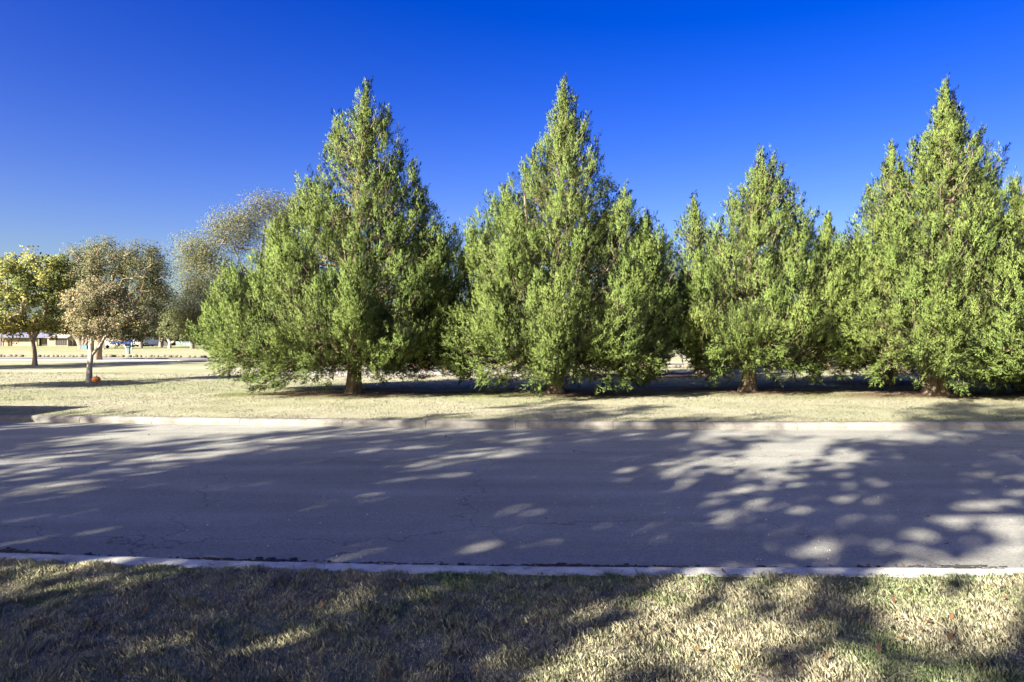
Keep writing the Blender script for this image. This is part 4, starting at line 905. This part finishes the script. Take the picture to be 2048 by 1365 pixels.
for s in range(8):
    bm = bmesh.new(); bmesh.ops.create_icosphere(bm, subdivisions=1, radius=1); r = random.Random(s)
    for v in bm.verts: v.co = Vector((v.co.x * .34, v.co.y * .22, v.co.z * .2)) * r.uniform(.75, 1.2)
    me = bpy.data.meshes.new('stone'); bm.to_mesh(me); bm.free(); me_stones.append(me)
edging = empty('stone_edging', (0, 0, RZ)); tag(edging, 'long low line of rough brown stones edging the park lawn', 'stone edging')
ep = np.array([ground(a, b) for a, b in [(-300, 713.5), (0, 714), (420, 715.5), (900, 722), (1290, 735), (1500, 738), (2200, 738)]]); seg = np.r_[0, np.cumsum(np.linalg.norm(np.diff(ep, axis=0), axis=1))]
s = 0.0; r = random.Random(9); cnt = 0; Vs = []; Ts = []; off = 0
while s < seg[-1]:
    x = np.interp(s, seg, ep[:, 0]); y = np.interp(s, seg, ep[:, 1]) + r.uniform(-.25, .25)
    me = r.choice(me_stones); rz = r.uniform(-.5, .5); sc = r.uniform(.4, .85); co = np.array([v.co[:] for v in me.vertices]) * sc; c_, s_ = math.cos(rz), math.sin(rz)
    co = np.stack([co[:, 0] * c_ - co[:, 1] * s_ + x, co[:, 0] * s_ + co[:, 1] * c_ + y, co[:, 2] + .08], 1); Vs.append(co); Ts.append(np.array([p.vertices[:] for p in me.polygons]) + off); off += len(co)
    s += r.uniform(.22, .5) * (1 if r.random() < .9 else 2)
o = link('stones', mesh_np('stones', np.concatenate(Vs), np.concatenate(Ts)), M['stone'], edging); o['kind'] = 'stuff'

# ------------------------------------------------------------------ playground glimpsed through the branches
x, d = ground(805, 740); pg = empty('playground_climber', (x, d, RZ)); tag(pg, 'orange playground climber with a red deck and white slide behind the first juniper', 'playground climber')
def gp(px, py, dy=0.0): return ((px - 1024) / F * d - x, dy, PZ(py, d) - RZ)
def bar(name, pts, r_, mat, k=10):
    V, Fc = tube(pts, [r_] * len(pts), k); return link(name, mesh_np(name, V, Fc), mat, pg, smooth=True)
def pst(px, dy, top): 
    q = gp(px, 740, dy); bar('post', [(q[0], dy, -.1), (q[0], dy, top / 2), (q[0], dy, top)], .055, M['orange'])
for px, dy, top in ((756, 0, .75), (848, 0, 1.35), (848, 1.4, 1.9), (890, 0, 1.9), (890, 1.4, 1.9), (908, .7, 1.6)): pst(px, dy, top)
a0, a1 = gp(846, 700), gp(885, 655)
bar('arched_rail', [a0, gp(856, 683), gp(866, 669), gp(876, 659), a1, gp(900, 660)], .06, M['orange'])
bar('arched_rail', [gp(846, 700, 1.4), gp(856, 683, 1.4), gp(866, 669, 1.4), gp(876, 659, 1.4), gp(885, 655, 1.4), gp(900, 660, 1.4)], .06, M['orange'])
q0, q1 = gp(842, 726), gp(892, 731); box_obj('deck', (q0[0], q1[0], -.1, 1.5, q1[2], q1[2] + .09), M['red'], pg, bevel=.01)
for k in range(3): box_obj('step', (q0[0] - .5, q0[0] - .005, .2, 1.2, .08 + .001 * k + k * .12, .12 + k * .12), M['red'], pg)
c_ = gp(893, 673); box_obj('panel', (c_[0] - .25, c_[0] + .3, -.08, -.03, c_[2] - .2, c_[2] + .2), M['cyan'], pg, bevel=.02)
c_ = gp(908, 693); bm = bmesh.new(); bmesh.ops.create_uvsphere(bm, u_segments=16, v_segments=10, radius=.14); done('knob', bm, M['red'], pg, (c_[0], .62, c_[2]), smooth=True)
sl = [gp(765, 715), gp(763, 722), gp(757, 729), gp(748, 732), gp(741, 731)]; bm = bmesh.new(); prev = None
for p in sl:
    cur = [bm.verts.new((p[0] + (0), yy, p[2] + zz)) for yy, zz in ((-.3, .12), (-.28, 0), (.28, 0), (.3, .12))]
    if prev:
        for k in range(3): bm.faces.new([prev[k], prev[k + 1], cur[k + 1], cur[k]])
    prev = cur
bmesh.ops.solidify(bm, geom=bm.faces[:], thickness=.04); done('slide', bm, M['white'], pg)

# ------------------------------------------------------------------ pumpkin at the foot of the pale trunk
x, d = ground(192.5, 765.5); pk = empty('pumpkin', (x, d, RZ)); tag(pk, 'small orange pumpkin lying in the grass against the pale forked trunk', 'pumpkin')
m, nt, bs = new_mat('pumpkin_skin'); tc = nt.nodes.new('ShaderNodeTexCoord'); n_ = nt.nodes.new('ShaderNodeTexNoise'); n_.inputs['Scale'].default_value = 16
cr = nt.nodes.new('ShaderNodeValToRGB'); e = cr.color_ramp.elements; e[0].position = .42; e[0].color = (.85, .17, .02, 1); e[1].position = .62; e[1].color = (.9, .42, .08, 1)
nt.links.new(tc.outputs['Object'], n_.inputs['Vector']); nt.links.new(n_.outputs['Fac'], cr.inputs[0]); nt.links.new(cr.outputs[0], bs.inputs['Base Color']); bs.inputs['Roughness'].default_value = .4
bm = bmesh.new(); bmesh.ops.create_uvsphere(bm, u_segments=40, v_segments=16, radius=.13)
for v in bm.verts:
    a = math.atan2(v.co.y, v.co.x); rr = math.hypot(v.co.x, v.co.y) / .13; k = 1 + .06 * rr * (abs(math.cos(a * 5)) - .5); v.co.x *= k; v.co.y *= k; v.co.z *= .86; v.co.z -= .03 * max(0, 1 - rr * 2) * (1 if v.co.z > 0 else -1)
done('shell', bm, m, pk, (0, 0, .105), smooth=True)
V, Fc = tube([(0, 0, .19), (.01, 0, .225), (.03, 0, .245)], [.018, .012, .014], 7); link('stem', mesh_np('stem', V, Fc), M['brown_bark'], pk, smooth=True)

# wooden stakes of a young tree in the right-hand clearing
x, d = ground(1587, 764); st = empty('tree_stake', (x, d, RZ)); tag(st, 'small pinkish wooden stake tripod standing in the shaded clearing on the right', 'stake')
for k, (dx, dy) in enumerate(((-.1, 0), (.12, .05), (.0, -.12))):
    V, Fc = tube([(dx, dy, -.05), (dx * .3, dy * .3, .28), (0, 0, .45)], [.02, .018, .012], 6); link('leg', mesh_np('leg', V, Fc), M['pale_bark'], st)

# three little weeds at the near kerb
for i, (px, py) in enumerate(((628, 1128), (648, 1126), (590, 1122))):
    dd = 1.47 * F / (py + 14 - HZ); xx = PX(px, dd); yy = float(nearK(xx)) - .01; wd = empty('weed', (xx, yy, .125)); tag(wd, ['middle one of three seed-headed weeds at the near kerb', 'rightmost of three seed-headed weeds at the near kerb', 'leftmost of three seed-headed weeds at the near kerb'][i], 'weed', 'weeds at the near kerb')
    V, Fc = tube([(0, 0, 0), (.002, 0, .03), (.005, 0, .058)], [.0015, .0013, .001], 4); link('stem', mesh_np('stem', V, Fc, np.tile([.3, .32, .12], (len(V), 1))), M['blade'], wd)
    gg = np.random.default_rng(i); vs_ = []
    T_ = []
    for k in range(4):
        a = k * 1.57 + i; e1 = np.array([.005, 0, .056]); e2 = e1 + np.array([math.cos(a) * .02, math.sin(a) * .02, .012]); V, Fc = tube([e1, (e1 + e2) / 2, e2], [.0015, .002, .0008], 4); T_.append((V, Fc))
    V, Fc = join_tubes(T_); link('seed_head', mesh_np('seed_head', V, Fc, np.tile([.45, .42, .2], (len(V), 1))), M['blade'], wd)

# ------------------------------------------------------------------ trees on the camera's side of the road and left of the frame: their shade falls into the picture
def shade_tree(label, loc, H, R, crown_z, n_cl, lv, ls, seed, cl=0.8, thin=0.35, r0=0.28):
    g = np.random.default_rng(seed); bl = []
    for k in range(9):
        a = k * 2.4; rr = R * 0.55 * (k > 0); z = crown_z + (H - crown_z) * (0.25 + 0.5 * g.random()); bl.append((rr * math.cos(a), rr * math.sin(a), z, R * .55, R * .55, (H - crown_z) * .33, 1))
    return broad('shade_tree', label, loc, bl, [[(0, 0, 0), (.1, .05, crown_z * .6), (0, .1, crown_z), (0.1, 0, crown_z + (H - crown_z) * .35)]], r0, n_cl, lv, ls, olive, M['grey_bark'], seed, cl_r=cl, lthin=thin)
SH = [((-7.8, -2.4), 7.6, 3.7, 3.6, 71, 105, 5400, 'street tree just left of the camera'), ((-12.0, -2.9), 12.2, 4.3, 4.2, 72, 165, 9300, 'wide street tree left of the camera'),
      ((-18.2, -4.6), 8.6, 4.0, 3.0, 73, 130, 8000, 'street tree furthest left behind the camera'), ((-2.6, -3.2), 9.0, 3.6, 5.4, 74, 110, 7000, 'lower street tree straight behind the camera'),
      ((-5.6, -5.6), 13.6, 3.4, 9.4, 77, 90, 6000, 'tall bare-stemmed street tree with a small high crown behind the camera'),
      ((-17.6, 1.2), 7.6, 2.0, 4.8, 76, 90, 3600, 'slender street tree at the near kerb left of the frame')]
for i, ((x, y), H, R, cz, sd, nc, lv, lb) in enumerate(SH):
    shade_tree(lb, (x, y, RZ), H, R, cz, nc, lv, 0.25, sd, cl=0.54)
shade_tree('park tree standing left of the frame, casting shade below the small bronze tree', (-18.0, 18.0, RZ), 4.4, 1.9, 2.0, 90, 7000, .16, 81, cl=.4, r0=.12)
shade_tree('park tree far left of the frame, casting a long shade over the lawn', (-33, 28, RZ), 8, 3.6, 2.6, 100, 7000, .3, 82)
